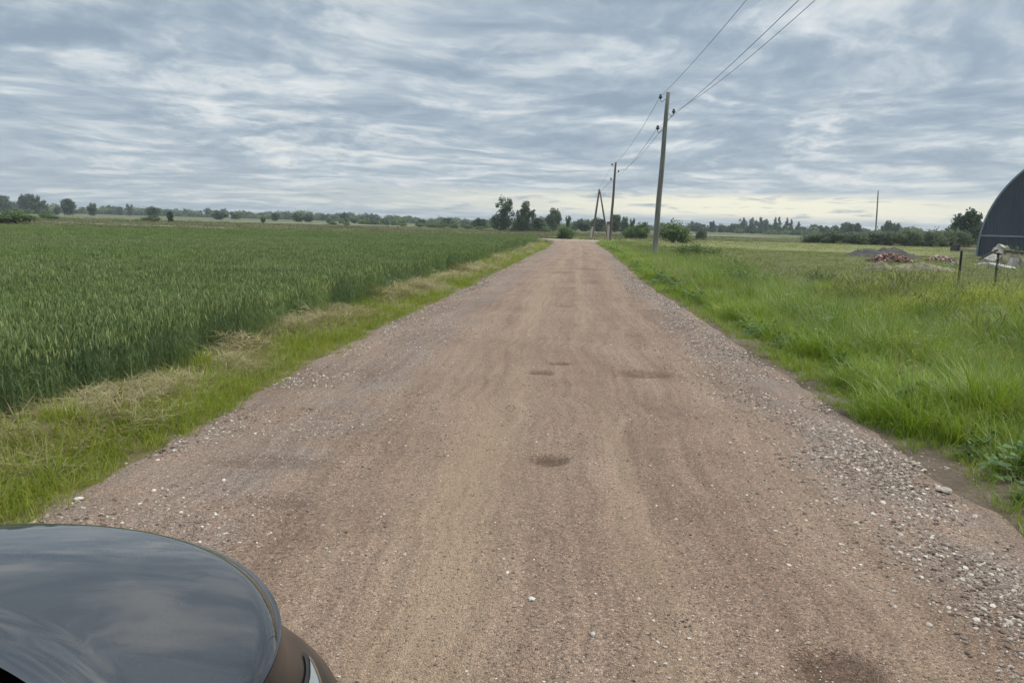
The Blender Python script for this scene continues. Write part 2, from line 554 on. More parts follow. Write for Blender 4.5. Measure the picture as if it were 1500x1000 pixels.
M['concrete'] = simple_mat('broken_concrete', (0.33, 0.305, 0.265), 0.9, 0.3, 3.0, 0.5)
M['timber'] = simple_mat('old_timber', (0.085, 0.065, 0.052), 0.85, 0.4, 5, 0.4)
M['pale_timber'] = simple_mat('pale_timber', (0.44, 0.37, 0.28), 0.8, 0.2, 5, 0.3)
M['crate'] = simple_mat('dark_crate', (0.040, 0.038, 0.040), 0.8, 0.3, 5, 0.2)


def brick_mat():
    m, t, b = mat('old_red_brick')
    oi = t.node('ShaderNodeObjectInfo').outputs['Random']
    co = t.node('ShaderNodeTexCoord').outputs['Object']
    c = t.ramp(oi, [(0.0, (0.13, 0.046, 0.030)), (0.4, (0.195, 0.080, 0.052)), (0.65, (0.24, 0.125, 0.088)), (0.82, (0.29, 0.21, 0.165)), (1.0, (0.36, 0.32, 0.28))])
    c = t.mix(t.math('MULTIPLY', t.smooth(t.noise(co, 14, 5, 0.7), 0.5, 0.65), 0.5), c, (0.48, 0.43, 0.38))
    t.set(b.inputs['Base Color'], c)
    return m


def stone_mat():
    m, t, b = mat('loose_stone')
    oi = t.node('ShaderNodeObjectInfo').outputs['Random']
    c = t.ramp(oi, [(0.0, (0.105, 0.072, 0.053)), (0.25, (0.185, 0.132, 0.098)), (0.5, (0.255, 0.196, 0.153)), (0.75, (0.34, 0.275, 0.222)), (0.9, (0.47, 0.405, 0.335)), (1.0, (0.62, 0.56, 0.48))])
    co = t.node('ShaderNodeTexCoord').outputs['Object']
    c = t.mix(0.5, c, t.ramp(t.noise(co, 60, 4, 0.6), [(0.3, 0.6), (0.7, 1.25)]), 'MULTIPLY')
    t.set(b.inputs['Base Color'], c)
    return m


def hangar_mat(name, col, rough=0.5):
    m, t, b = mat(name)
    co = t.node('ShaderNodeTexCoord').outputs['Object']
    n = t.noise(t.vmath('MULTIPLY', co, (1, 1, 0.15)), 1.4, 6, 0.65)
    n2 = t.noise(co, 0.35, 4, 0.6)
    f = t.math('ADD', t.math('MULTIPLY', n, 0.5), t.math('MULTIPLY', n2, 0.5))
    t.set(b.inputs['Base Color'], t.ramp(f, [(0.35, tuple(c * 0.82 for c in col)), (0.65, tuple(c * 1.18 for c in col))]))
    b.inputs['Roughness'].default_value = rough
    b.inputs['Specular IOR Level'].default_value = 0.35
    return m


def paint_mat(name='black_car_paint', coat=1.0):
    m, t, b = mat(name)
    co = t.node('ShaderNodeTexCoord').outputs['Object']
    b.inputs['Base Color'].default_value = (0.010, 0.011, 0.014, 1)
    b.inputs['Specular IOR Level'].default_value = 0.06
    b.inputs['Roughness'].default_value = 0.28
    b.inputs['Coat Weight'].default_value = coat
    b.inputs['Coat IOR'].default_value = 1.6
    # a thin film of dust
    dn = t.noise(co, 3.0, 6, 0.6)
    t.set(b.inputs['Coat Roughness'], t.math('MULTIPLY', dn, 0.035))
    dust = t.node('ShaderNodeBsdfDiffuse')
    dust.inputs[0].default_value = (0.20, 0.18, 0.165, 1)
    mx = t.node('ShaderNodeMixShader')
    fine = t.smooth(t.noise(co, 420, 2, 0.5), 0.5, 0.75)
    t.set(mx.inputs[0], t.math('MULTIPLY', t.math('ADD', t.math('MULTIPLY', dn, 0.03), t.math('MULTIPLY', fine, 0.05)), t.smooth(t.sep(t.node('ShaderNodeNewGeometry').outputs['Normal'])[2], 0.5, 0.95)))
    t.l.new(b.outputs[0], mx.inputs[1])
    t.l.new(dust.outputs[0], mx.inputs[2])
    t.l.new(mx.outputs[0], t.n['Material Output'].inputs[0])
    return m


def plain(name, col, rough=0.5, metal=0.0, spec=0.5, alpha=None, trans=0.0):
    m, t, b = mat(name)
    b.inputs['Base Color'].default_value = (*col, 1)
    b.inputs['Roughness'].default_value = rough
    b.inputs['Metallic'].default_value = metal
    b.inputs['Specular IOR Level'].default_value = spec
    b.inputs['Transmission Weight'].default_value = trans
    return m


M['brick'] = brick_mat()
M['stone'] = stone_mat()
M['hangar'] = hangar_mat('dark_blue_sheet_metal', (0.040, 0.050, 0.068))
M['hangar_low'] = hangar_mat('dark_blue_lower_sheet', (0.036, 0.047, 0.060))
M['hangar_trim'] = hangar_mat('pale_flashing', (0.15, 0.18, 0.21))
M['paint'] = paint_mat()
M['dimmed_paint'] = paint_mat('black_car_paint_dimmed', 0.22)  # same paint as the hood, coat weakened to darken reflections on the sides
M['glass'] = plain('dark_window_glass', (0.012, 0.015, 0.018), 0.03, 0.0, 0.6)
M['lens'] = plain('lamp_lens', (0.28, 0.33, 0.36), 0.06, 0.2, 0.6)
M['chrome'] = plain('chrome', (0.55, 0.56, 0.57), 0.12, 1.0)
M['rubber'] = plain('black_rubber', (0.012, 0.012, 0.012), 0.8)
M['plastic'] = plain('black_plastic', (0.010, 0.010, 0.012), 0.45)
M['rim'] = plain('alloy', (0.45, 0.46, 0.47), 0.3, 0.9)
M['redlens'] = plain('red_lens', (0.35, 0.03, 0.015), 0.15)
M['amber'] = plain('amber_reflector', (0.50, 0.10, 0.05), 0.25)

# ------------------------------------------------------------------ the setting
SOFT = lambda a, lo, hi: np.clip((a - lo) / (hi - lo), 0, 1) ** 2 * (3 - 2 * np.clip((a - lo) / (hi - lo), 0, 1))


def ground_z(x, y):
    """verges a little below the road, a shallow ditch on the right, slight waves further off"""
    x = np.asarray(x, float)
    y = np.asarray(y, float)
    yc = np.clip(y, -40, 75)
    dl = xl(yc) - x
    dr = x - xr(yc)
    out = np.maximum(dl, dr)
    z = np.full(x.shape, -0.030)
    z = z + (fbm(x * 1.1, y * 1.1, 3, 3) - 0.5) * 0.05 * SOFT(out, -0.3, 0.8)
    z = z + (fbm(x * 0.12, y * 0.12, 9, 3) - 0.5) * 0.20 * SOFT(out, 1.0, 6.0)
    z = z + 0.16 * fbm(x * 1.9, y * 1.5, 83, 3) ** 2 * np.exp(-((dl - 0.8) / 0.3) ** 2) * 2
    z = z - 0.28 * np.exp(-((dr - 2.6) / 1.1) ** 2) * SOFT(dr, 0.2, 1.6) * (1 - SOFT(y, 60, 80))
    z = np.where(y > 75, -0.03 + (z + 0.03) * (1 - SOFT(y, 75, 80)), z)
    return z


def grid_faces(nr, nc, wrap=False):
    i = np.arange(nr - 1)[:, None]
    j = np.arange(nc if wrap else nc - 1)[None, :]
    a = i * nc + j
    b = i * nc + (j + 1) % nc
    return np.stack([a, b, b + nc, a + nc], -1).reshape(-1, 4)


def sheet(name, rows, m, zf=None, z=0.0, uv=False):
    """rows: list of arrays (x,y) with equal length"""
    A = np.array(rows, float)
    nr, nc = A.shape[:2]
    X, Y = A[..., 0].ravel(), A[..., 1].ravel()
    Z = zf(X, Y) + z if zf else np.full(X.shape, z)
    o = link(name, mesh(name, np.stack([X, Y, Z], 1), [grid_faces(nr, nc)[:, ::-1] if False else grid_faces(nr, nc)], m, True))
    return tag(o, kind='structure')


# ground: rings around the viewer, finer near
radii = np.concatenate([np.linspace(0.3, 12, 60), np.geomspace(12.4, 4000, 110)])
ang = np.linspace(0, 2 * np.pi, 257)[:-1]
RR, AA = np.meshgrid(radii, ang, indexing='ij')
GX, GY = (RR * np.sin(AA)).ravel(), (RR * np.cos(AA)).ravel()
GZ = ground_z(GX, GY)
GV = np.concatenate([np.stack([GX, GY, GZ], 1), [[0, 0, -0.03]]])
gf = grid_faces(len(radii), 256, True)[:, ::-1]
cap = np.stack([np.full(256, len(GV) - 1), np.arange(256), (np.arange(256) + 1) % 256], 1)[:, ::-1]
tag(link('ground', mesh('ground', GV, [gf, cap], M['ground'], True)), kind='structure')

POT = [(0.58, 9.11, 0.12, 0.09), (0.32, 8.5, 0.13, 0.11), (1.50, 8.6, 0.30, 0.20), (0.29, 5.26, 0.14, 0.14), (1.27, 2.70, 0.16, 0.15),
       (1.05, 15.6, 0.18, 0.18), (1.40, 20.4, 0.22, 0.25), (-1.6, 5.0, 0.34, 0.12), (-1.35, 4.3, 0.24, 0.10), (2.9, 29.5, 0.5, 0.6), (1.6, 27, 0.4, 0.5)]


def road_profile(X, Y, U, W):
    z = 0.015 - 0.035 * (np.abs(U) / W) ** 3                     # slight crown
    edge = SOFT(np.abs(U) / W, 0.90, 1.0)
    z = z - 0.075 * edge
    fade = 1 - SOFT(Y, 40, 70)
    for c, w, d in ((-0.42, 0.28, 0.012), (0.50, 0.16, 0.010), (-1.1, 0.2, 0.006), (1.6, 0.25, 0.008)):
        z = z - d * np.exp(-((U - c) / w) ** 2)
    z = z + 0.022 * np.exp(-((U + 1.8) / 0.40) ** 2) * fbm(X * 1.2, Y * 1.2, 77, 3) + 0.030 * np.exp(-((U - 2.35) / 0.33) ** 2) * fbm(X * 1.5, Y * 1.5, 78, 3)
    z = z + (fbm(X * 4.0, Y * 4.0, 21, 4) - 0.5) * 0.014 * fade + (fbm(X * 0.9, Y * 0.9, 22, 3) - 0.5) * 0.03
    # washboard across the tracks
    z = z + 0.004 * np.sin(Y * 2 * np.pi / 0.62 + 2.0 * vnoise(X * 2, Y * 0.5, 31)) * SOFT(vnoise(X * 0.8, Y * 0.12, 33), 0.35, 0.75) * np.exp(-((U - 0.2) / 1.3) ** 2)
    damp = np.zeros_like(X)
    for px, py, a, b in POT:
        q = ((X - px) / a) ** 2 + ((Y - py) / b) ** 2
        k = 1 - SOFT(q * (0.35 + 1.5 * fbm(X * 7, Y * 7, 55, 4)), 0.25, 1.9)
        z = z - 0.028 * k * (1 if a < 0.4 else 0.6)
        damp = np.maximum(damp, k * ((0.85 if a < 0.2 else 0.6) if (py < 12 and px > 0) else 0.35))
    return z, damp


ys = [-40, -30, -20, -12, -7, -4, -2, -0.5, 0.6, 1.3]
yy = 1.7
while yy < 89:
    ys.append(yy)
    yy += max(0.032, yy * 0.0045)
ys = np.array(ys)
cols = np.sign(np.linspace(-1, 1, 170)) * np.abs(np.linspace(-1, 1, 170)) ** 0.95
xL = xl(ys) - 0.18 + edge_wob(ys * 1.7, 5) * 0.55
xR = xr(ys) + 0.12 + edge_wob(ys * 1.7, 6) * 0.55
XC, HW = (xL + xR) / 2, (xR - xL) / 2
RXg = XC[:, None] + HW[:, None] * cols[None, :]
RYg = np.repeat(ys[:, None], len(cols), 1)
U = RXg - XC[:, None]
Wd = np.repeat(HW[:, None], len(cols), 1)
RZg, damp = road_profile(RXg, RYg, U, Wd)
Un = (U / Wd * 2.95).ravel()
road = link('road', mesh('road', np.stack([RXg.ravel(), RYg.ravel(), RZg.ravel()], 1), [grid_faces(*RXg.shape)], M['road'], True,
                         {'damp': damp.ravel()}, np.stack([Un, RYg.ravel()], 1)))
tag(road, kind='structure')


def road_z(x, y):
    x = np.asarray(x, float)
    y = np.asarray(y, float)
    a, b = xl(y) - 0.18, xr(y) + 0.12
    c, h = (a + b) / 2, (b - a) / 2
    return road_profile(x, y, x - c, h)[0]


def ribbon(name, pts, widths, m, z, n=60, wob=0.35, seed=1):
    P = np.array(pts, float)
    d = np.concatenate([[0], np.cumsum(np.hypot(*np.diff(P, axis=0).T))])
    s = np.linspace(0, d[-1], n)
    x, y, w = np.interp(s, d, P[:, 0]), np.interp(s, d, P[:, 1]), np.interp(s, d, widths)
    tx, ty = np.gradient(x), np.gradient(y)
    l = np.hypot(tx, ty)
    nx, ny = -ty / l, tx / l
    rows = []
    for k in np.linspace(-1, 1, 7):
        wb = (fbm(s * 0.3, s * 0 + k, seed, 3) - 0.5) * wob * (abs(k) == 1)
        rows.append(np.stack([x + nx * (w * k + wb), y + ny * (w * k + wb)], 1))
    A = np.array(rows)
    zz = np.full(A.shape[:2], z)
    zz[0] -= 0.02
    zz[-1] -= 0.02
    V = np.concatenate([A, zz[..., None]], -1).reshape(-1, 3)
    o = link(name, mesh(name, V, [grid_faces(7, n)[:, ::-1]], m, True))
    return tag(o, kind='structure')


ribbon('crossing_road', [(-70, 112), (-30, 99), (-6, 92.5), (2, 90), (6, 87), (10, 85.5), (16, 86.5), (28, 90), (60, 100)], [1.7, 1.8, 2.0, 2.4, 3.0, 2.6, 2.2, 1.9, 1.9], M['side_road'], 0.02, 120)
ribbon('far_track', [(9, 172), (16, 178), (32, 190), (70, 215)], [3.0, 4.5, 4.0, 4.0], M['far_pale'], 0.03, 60, 1.5, 8)
ribbon('far_pale_field', [(-150, 189), (-120, 197), (-98, 206), (-70, 219), (-40, 236), (-25, 244)], [1.5, 5, 6, 6, 4, 2], M['far_pale'], 0.03, 60, 3, 9)
ribbon('far_green_field', [(-420, 250), (-200, 262), (-60, 285), (40, 300)], [12, 32, 30, 22], M['far_green'], 0.02, 60, 6, 10)
ribbon('mown_meadow', [(4.5, 110), (24, 92), (48, 84), (90, 80)], [1, 24, 27, 27], M['mown'], 0.024, 40, 0.5, 11)
ribbon('field_strip', [(22, 140), (60, 146), (120, 152)], [8, 20, 24], M['far_green'], 0.02, 40, 3, 12)


# wheat soil: from the verge line out to the far edge of the crop
WFY = [-400, -60, -32, -20, -10, 0, 2]
WFX = [40, 44, 49, 60, 62, 63, 66]


def wheat_far(x):
    return np.interp(x, WFY, WFX)


def wheat_right(y):
    return xl(np.clip(y, -40, 66)) - 1.05 - 0.12 * SOFT(np.asarray(y, float), 10, 30)


rows = []
for y in np.concatenate([np.linspace(-30, 64, 120)]):
    r = float(wheat_right(y)) + float(fbm(np.array([y * 0.7]), np.array([0.0]), 4, 3)[0] - 0.5) * 0.4
    xs = r - np.concatenate([[0], np.geomspace(0.3, 120, 30)])
    rows.append(np.stack([xs, np.full(31, y)], 1))
sheet('wheat_soil', rows, M['wheat_soil'], ground_z, 0.012)

# verge soils beside the road
rows = []
for y in np.geomspace(1.2, 70, 200):
    a = float(xr(y)) - 0.1
    xs = a + np.array([-0.4, 0.1, 0.3, 0.45, 0.6, 0.8, 1.0 + 0.4 * vnoise(y, 3.0, 5)])
    rows.append(np.stack([xs, np.full(7, y)], 1))
sheet('right_verge', rows, M['verge_soil'], ground_z, 0.008)
rows = []
for y in np.geomspace(1.2, 70, 200):
    a = float(xl(y)) + 0.1
    xs = a - np.array([-0.35, 0.1, 0.4, 0.6, 0.8, 1.0, 1.2])[::-1]
    rows.append(np.stack([xs, np.full(7, y)], 1))
sheet('left_verge', rows, M['left_soil'], ground_z, 0.008)


# ------------------------------------------------------------------ plant pieces
def blades(n, bx, by, bz, h, w, lean, az, seg=3, droop=0.0, tint=None, pw=0.75):
    """n curved tapering blades -> V, faces, tint"""
    n = len(bx)
    t = np.linspace(0, 1, seg + 1)
    dx, dy = np.cos(az), np.sin(az)
    V = []
    for k, tk in enumerate(t):
        off = lean * tk ** 1.8
        z = bz + h * (tk - droop * tk ** 2.6)
        cx, cy = bx + dx * off, by + dy * off
        if k < seg:
            ww = w * (1 - tk) ** pw * 0.5 if k else w * 0.42
            V.append(np.stack([cx - dy * ww, cy + dx * ww, z], 1))
            V.append(np.stack([cx + dy * ww, cy - dx * ww, z], 1))
        else:
            V.append(np.stack([cx, cy, z], 1))
    V = np.stack(V, 1)                       # n, 2seg+1, 3
    m = 2 * seg + 1
    o = np.arange(n)[:, None] * m
    q = []
    for k in range(seg - 1):
        q.append(np.concatenate([o + 2 * k, o + 2 * k + 1, o + 2 * k + 3, o + 2 * k + 2], 1))
    tri = np.concatenate([o + 2 * seg - 2, o + 2 * seg - 1, o + 2 * seg], 1)
    T = np.repeat(tint if tint is not None else rng.random(n), m)
    return V.reshape(-1, 3), (np.concatenate(q) if q else np.zeros((0, 4), int)), tri, T


def spindles(px, py, pz, length, rad, lean, az, tint):
    """elongated ears: a four-sided spindle each"""
    n = len(px)
    dx, dy = np.cos(az) * lean, np.sin(az) * lean
    P = []
    for s, r in ((0, 0.15), (0.35, 1.0), (0.75, 0.8)):
        cx, cy, cz = px + dx * s * length, py + dy * s * length, pz + s * length
        for k in range(3):
            a = 2 * np.pi * k / 3 + az
            P.append(np.stack([cx + np.cos(a) * rad * r, cy + np.sin(a) * rad * r, cz], 1))
    P.append(np.stack([px + dx * length, py + dy * length, pz + length], 1))
    V = np.stack(P, 1)
    o = np.arange(n)[:, None] * 10
    q, t3 = [], []
    for r in range(2):
        for k in range(3):
            k2 = (k + 1) % 3
            q.append(np.concatenate([o + r * 3 + k, o + r * 3 + k2, o + r * 3 + 3 + k2, o + r * 3 + 3 + k], 1))
    for k in range(3):
        t3.append(np.concatenate([o + 6 + k, o + 6 + (k + 1) % 3, o + 9], 1))
    return V.reshape(-1, 3), np.concatenate(q), np.concatenate(t3), np.repeat(tint, 10)


def pack(name, parts, mats):
    """parts: list of (V,q,t,T,matindex)"""
    Vs, qs, ts, Ts, mi = [], [], [], [], []
    o = 0
    for V, q, t, T, k in parts:
        Vs.append(V)
        qs.append(q + o)
        ts.append(t + o)
        Ts.append(T)
        mi.append((len(q), len(t), k))
        o += len(V)
    me = mesh(name, np.concatenate(Vs), [np.concatenate(qs), np.concatenate(ts)], None, False, {'tint': np.concatenate(Ts)})
    for m in mats:
        me.materials.append(m)
    ix = np.concatenate([np.full(a, k) for a, b, k in mi] + [np.full(b, k) for a, b, k in mi]).astype(np.int32)
    me.polygons.foreach_set('material_index', ix)
    return me


def u(a, b, n):
    return a + (b - a) * rng.random(n)


def wheat_patch(i, size=0.42, n=84):
    bx, by = u(-size / 2, size / 2, n), u(-size / 2, size / 2, n)
    h = u(0.52, 0.66, n)
    az = u(0, 6.28, n)
    lean = u(0.0, 0.06, n)
    st = blades(n, bx, by, np.zeros(n), h, np.full(n, 0.0045), lean, az, 1, 0, u(0.1, 0.5, n), 0.01)
    tx, ty = bx + np.cos(az) * lean, by + np.sin(az) * lean
    lv = []
    for k in range(3):
        zb = h * u(0.25 + 0.2 * k, 0.45 + 0.2 * k, n)
        f = zb / h
        la = u(0, 6.28, n)
        lv.append(blades(n, bx + (tx - bx) * f, by + (ty - by) * f, zb, u(0.06, 0.15, n), u(0.005, 0.0078, n), u(0.05, 0.14, n), la, 3, u(0.2, 0.95, n), u(0.0, 0.55, n)))
    ear = spindles(tx, ty, h * 0.985, u(0.06, 0.095, n), u(0.0055, 0.0075, n), u(0.0, 0.5, n), u(0, 6.28, n), u(0.55, 1.0, n))
    return pack('wheat_plants', [(*st, 0)] + [(*l, 0) for l in lv] + [(*ear, 0)], [M['wheat']])


def grass_tuft(i, r, n, h0, h1, w, m, lean=0.5, dry=0.0, seeds=0, seedmat=None):
    an, rd = u(0, 6.28, n), r * np.sqrt(rng.random(n))
    h = u(h0, h1, n)
    parts = [(*blades(n, np.cos(an) * rd, np.sin(an) * rd, np.full(n, -0.02), h, u(w * 0.7, w * 1.3, n), h * u(0.1, lean, n), an + u(-1.4, 1.4, n), 4, u(0.05, 0.62, n)), 0)]
    mats = [m]
    if seeds:
        a2, r2 = u(0, 6.28, seeds), r * rng.random(seeds)
        hh = u(h1 * 0.95, h1 * 1.3, seeds)
        le = u(0.02, 0.18, seeds)
        az = u(0, 6.28, seeds)
        bx, by = np.cos(a2) * r2, np.sin(a2) * r2
        parts.append((*blades(seeds, bx, by, np.zeros(seeds), hh, np.full(seeds, 0.003), le, az, 2, 0, u(0.2, 0.8, seeds), 0.05), 1))
        parts.append((*spindles(bx + np.cos(az) * le * 0.95, by + np.sin(az) * le * 0.95, hh * 0.96, u(0.05, 0.10, seeds), u(0.003, 0.0055, seeds), u(0.1, 0.7, seeds), az, u(0.3, 1, seeds)), 1))
        mats.append(seedmat)
    return pack('grass_tuft', parts, mats)


def hay_clump(i, r=0.22, n=70, hz=0.06):
    an, rd = u(0, 6.28, n), r * np.sqrt(rng.random(n))
    z0 = hz * u(-0.1, 1.0, n) * (1 - (rd / r) ** 2 * 0.8)
    L = u(0.10, 0.30, n)
    return pack('hay', [(*blades(n, np.cos(an) * rd, np.sin(an) * rd, z0, u(-0.02, 0.05, n), u(0.003, 0.006, n), L, u(0, 6.28, n), 2, u(0, 1, n), None, 0.3), 0)], [M['hay']])


def leafy(name, n, rx, rz, leaf, m, z0=0.0, stems=0, up=0.3):
    """a mound of leaf-sized faces on stems (weeds)"""
    a, r = u(0, 6.28, n), np.sqrt(rng.random(n))
    z = z0 + rz * u(0.05, 1, n) * np.sqrt(np.maximum(0.05, 1 - r ** 2))
    x, y = np.cos(a) * r * rx, np.sin(a) * r * rx
    L = leaf * u(0.6, 1.4, n)
    return (*blades(n, x, y, z, L * u(-0.3, 0.9, n), L * 0.5, L * u(0.5, 1, n), u(0, 6.28, n), 3, u(0, 0.6, n), None, 0.5), 0)


def flower_plant(i, kind):
    n = 7
    bx, by = u(-0.13, 0.13, n), u(-0.13, 0.13, n)
    h = u(0.5, 0.85, n)
    az, le = u(0, 6.28, n), u(0, 0.12, n)
    st = blades(n, bx, by, np.zeros(n), h, np.full(n, 0.005), le, az, 2, 0, u(0.2, 0.8, n), 0.1)
    tx, ty = bx + np.cos(az) * le, by + np.sin(az) * le
    lf = leafy('x', 22, 0.14, 0.45, 0.10, M['tall'])
    k = 26
    idx = rng.integers(0, n, n * k)
    r = 0.05 if kind == 'yellow' else 0.035
    fx, fy, fz = tx[idx] + rng.normal(0, r, n * k), ty[idx] + rng.normal(0, r, n * k), h[idx] - np.abs(rng.normal(0, 0.06 if kind == 'yellow' else 0.012, n * k))
    fl = blades(n * k, fx, fy, fz, u(-0.004, 0.012, n * k), u(0.007, 0.013, n * k), u(0.006, 0.014, n * k), u(0, 6.28, n * k), 2, 0)
    return pack('flowers', [(*st, 0), (*lf[:4], 0), (*fl, 1)], [M['tall'], M[kind if kind == 'yellow' else 'whitef']])


def gn_scatter(name, P, sources, rot=None, scl=None, idx=None, **kw):
    """one stuff object: points made here, each carrying an instance of one of the source meshes"""
    n = len(P)
    me = mesh(name, P, [])
    at = me.attributes.new('rot', 'FLOAT_VECTOR', 'POINT')
    rot = np.zeros((n, 3)) if rot is None else rot
    at.data.foreach_set('vector', np.asarray(rot, np.float32).ravel())
    at = me.attributes.new('scl', 'FLOAT_VECTOR', 'POINT')
    scl = np.ones((n, 3)) if scl is None else (np.repeat(np.asarray(scl)[:, None], 3, 1) if np.ndim(scl) == 1 else scl)
    at.data.foreach_set('vector', np.asarray(scl, np.float32).ravel())
    at = me.attributes.new('idx', 'INT', 'POINT')
    idx = rng.integers(0, len(sources), n) if idx is None else idx
    at.data.foreach_set('value', np.asarray(idx, np.int32))
    o = link(name, me)
    ng = bpy.data.node_groups.new(name + '_nodes', 'GeometryNodeTree')
    ng.interface.new_socket('Geometry', in_out='INPUT', socket_type='NodeSocketGeometry')
    ng.interface.new_socket('Geometry', in_out='OUTPUT', socket_type='NodeSocketGeometry')
    gi, go = ng.nodes.new('NodeGroupInput'), ng.nodes.new('NodeGroupOutput')
    ins = ng.nodes.new('GeometryNodeInstanceOnPoints')
    jn = ng.nodes.new('GeometryNodeJoinGeometry')
    for s in reversed(sources):
        so = bpy.data.objects.new(s.name, s)           # not linked to the scene: only a carrier of the mesh
        oi = ng.nodes.new('GeometryNodeObjectInfo')
        oi.inputs['Object'].default_value = so
        oi.inputs['As Instance'].default_value = False
        g2i = ng.nodes.new('GeometryNodeGeometryToInstance')
        ng.links.new(oi.outputs['Geometry'], g2i.inputs[0])
        ng.links.new(g2i.outputs[0], jn.inputs[0])

    def named(nm, ty):
        a = ng.nodes.new('GeometryNodeInputNamedAttribute')
        a.data_type = ty
        a.inputs[0].default_value = nm
        return a.outputs[0]
    ng.links.new(gi.outputs[0], ins.inputs['Points'])
    ng.links.new(jn.outputs[0], ins.inputs['Instance'])
    ins.inputs['Pick Instance'].default_value = True
    ng.links.new(named('idx', 'INT'), ins.inputs['Instance Index'])
    ng.links.new(named('rot', 'FLOAT_VECTOR'), ins.inputs['Rotation'])
    ng.links.new(named('scl', 'FLOAT_VECTOR'), ins.inputs['Scale'])
    ng.links.new(ins.outputs[0], go.inputs[0])
    md = o.modifiers.new('instances', 'NODES')
    md.node_group = ng
    return tag(o, kind='stuff', **kw)


def rots(n, tilt=0.08):
    return np.stack([rng.normal(0, tilt, n), rng.normal(0, tilt, n), u(0, 6.28, n)], 1)


def wedge(n0, y0, y1, spacing, xlo, xhi, grow=0.0):
    """jittered points between xlo(y) and xhi(y); spacing grows with y"""
    P = []
    y = y0
    while y < y1:
        s = spacing * (1 + grow * max(0, y - 8))
        a, b = xlo(y), xhi(y)
        if b > a:
            k = max(1, int((b - a) / s))
            x = a + (np.arange(k) + rng.random(k)) * (b - a) / k
            P.append(np.stack([x, y + (rng.random(k) - 0.5) * s, np.full(k, s / spacing)], 1))
        y += s
    return np.concatenate(P)


# ------------------------------------------------------------------ wheat
wsrc = [wheat_patch(i) for i in range(6)]
Pw = wedge(0, 2.0, 66, 0.205, lambda y: -0.74 * y - 4.5, lambda y: float(wheat_right(y)), 0.012)
keep = (Pw[:, 1] < wheat_far(Pw[:, 0]) + (fbm(Pw[:, 0] * 0.3, Pw[:, 1] * 0 + 2, 60, 3) - 0.5) * 4)
edge = wheat_right(Pw[:, 1]) - Pw[:, 0]
keep &= edge > (fbm(Pw[:, 1] * 0.9, Pw[:, 1] * 0, 61, 3) - 0.35) * 0.5
Pw = Pw[keep]
edge = edge[keep]
hmap = 0.94 + 0.16 * fbm(Pw[:, 0] * 0.25, Pw[:, 1] * 0.25, 62, 4) - 0.10 * np.exp(-edge / 0.25) - 0.05
sxy = Pw[:, 2] ** 0.9
gn_scatter('wheat', np.stack([Pw[:, 0], Pw[:, 1], ground_z(Pw[:, 0], Pw[:, 1])], 1), wsrc, rots(len(Pw), 0.05), np.stack([sxy, sxy, hmap * np.minimum(1.06, sxy)], 1),
           label='green wheat crop standing in the field left of the road', )

# ------------------------------------------------------------------ left verge: grass along the road, cut hay behind it
gl = [grass_tuft(i, 0.10, 34, 0.10, (0.24, 0.26, 0.30, 0.36, 0.22)[i], 0.0072, M['grass_l'], 0.9) for i in range(5)]
P = wedge(0, 2.0, 70, 0.085, lambda y: float(wheat_right(y)) - 0.15, lambda y: float(xl(y)) + 0.20, 0.055)
d = xl(P[:, 1]) - P[:, 0] + edge_wob(P[:, 1], 1) * 0.5
dens = SOFT(d, -0.20, 0.08) * (1 - 0.62 * SOFT(d, 0.50, 0.66) * (1 - SOFT(d, 0.98, 1.1)) * (1 - 0.7 * SOFT(P[:, 1], 20, 40)))
k = rng.random(len(P)) < dens * (0.35 + 0.9 * fbm(P[:, 0] * 1.6, P[:, 1] * 1.6, 70, 3))
P, d = P[k], d[k]
s = (0.55 + 0.75 * fbm(P[:, 0] * 1.1, P[:, 1] * 1.1, 71, 3)) * (0.55 + 0.45 * SOFT(d, 0.0, 0.25))
gn_scatter('verge_grass', np.stack([P[:, 0], P[:, 1], ground_z(P[:, 0], P[:, 1])], 1), gl, rots(len(P), 0.15), np.stack([P[:, 2] ** 0.7 * s, P[:, 2] ** 0.7 * s, s * np.minimum(1.2, P[:, 2] ** 0.2)], 1),
           label='yellowish green grass on the strip between road and wheat')
hs = [hay_clump(i) for i in range(6)]
P = wedge(0, 2.0, 60, 0.085, lambda y: float(xl(y)) - 1.25, lambda y: float(xl(y)) - 0.30, 0.05)
d = xl(P[:, 1]) - P[:, 0]
hm = fbm(P[:, 0] * 1.5, P[:, 1] * 1.1, 80, 4)
k = rng.random(len(P)) < SOFT(hm, 0.30, 0.52) * (1 - 0.7 * SOFT(np.abs(d - 0.78), 0.22, 0.5))
P, hm, d = P[k], hm[k], d[k]
zl = 0.26 * SOFT(hm, 0.42, 0.72) * rng.random(len(P)) * np.exp(-((d - 0.8) / 0.3) ** 2)
gn_scatter('cut_hay', np.stack([P[:, 0], P[:, 1], ground_z(P[:, 0], P[:, 1]) + 0.015 + zl], 1), hs, rots(len(P), 0.2), np.stack([u(0.7, 1.2, len(P)) * P[:, 2] ** 0.6] * 3, 1),
           label='dry cut hay lying in clumps along the wheat edge')

# ------------------------------------------------------------------ right side: short edge grass, tall grass, seeds, weeds, flowers
X2Y = [0, 19, 20, 24, 35, 45, 60, 80]
X2X = [40, 40, 7.2, 8.0, 9.6, 10.4, 11.5, 13.5]


def tall_out(y):
    return float(np.interp(y, X2Y, X2X))


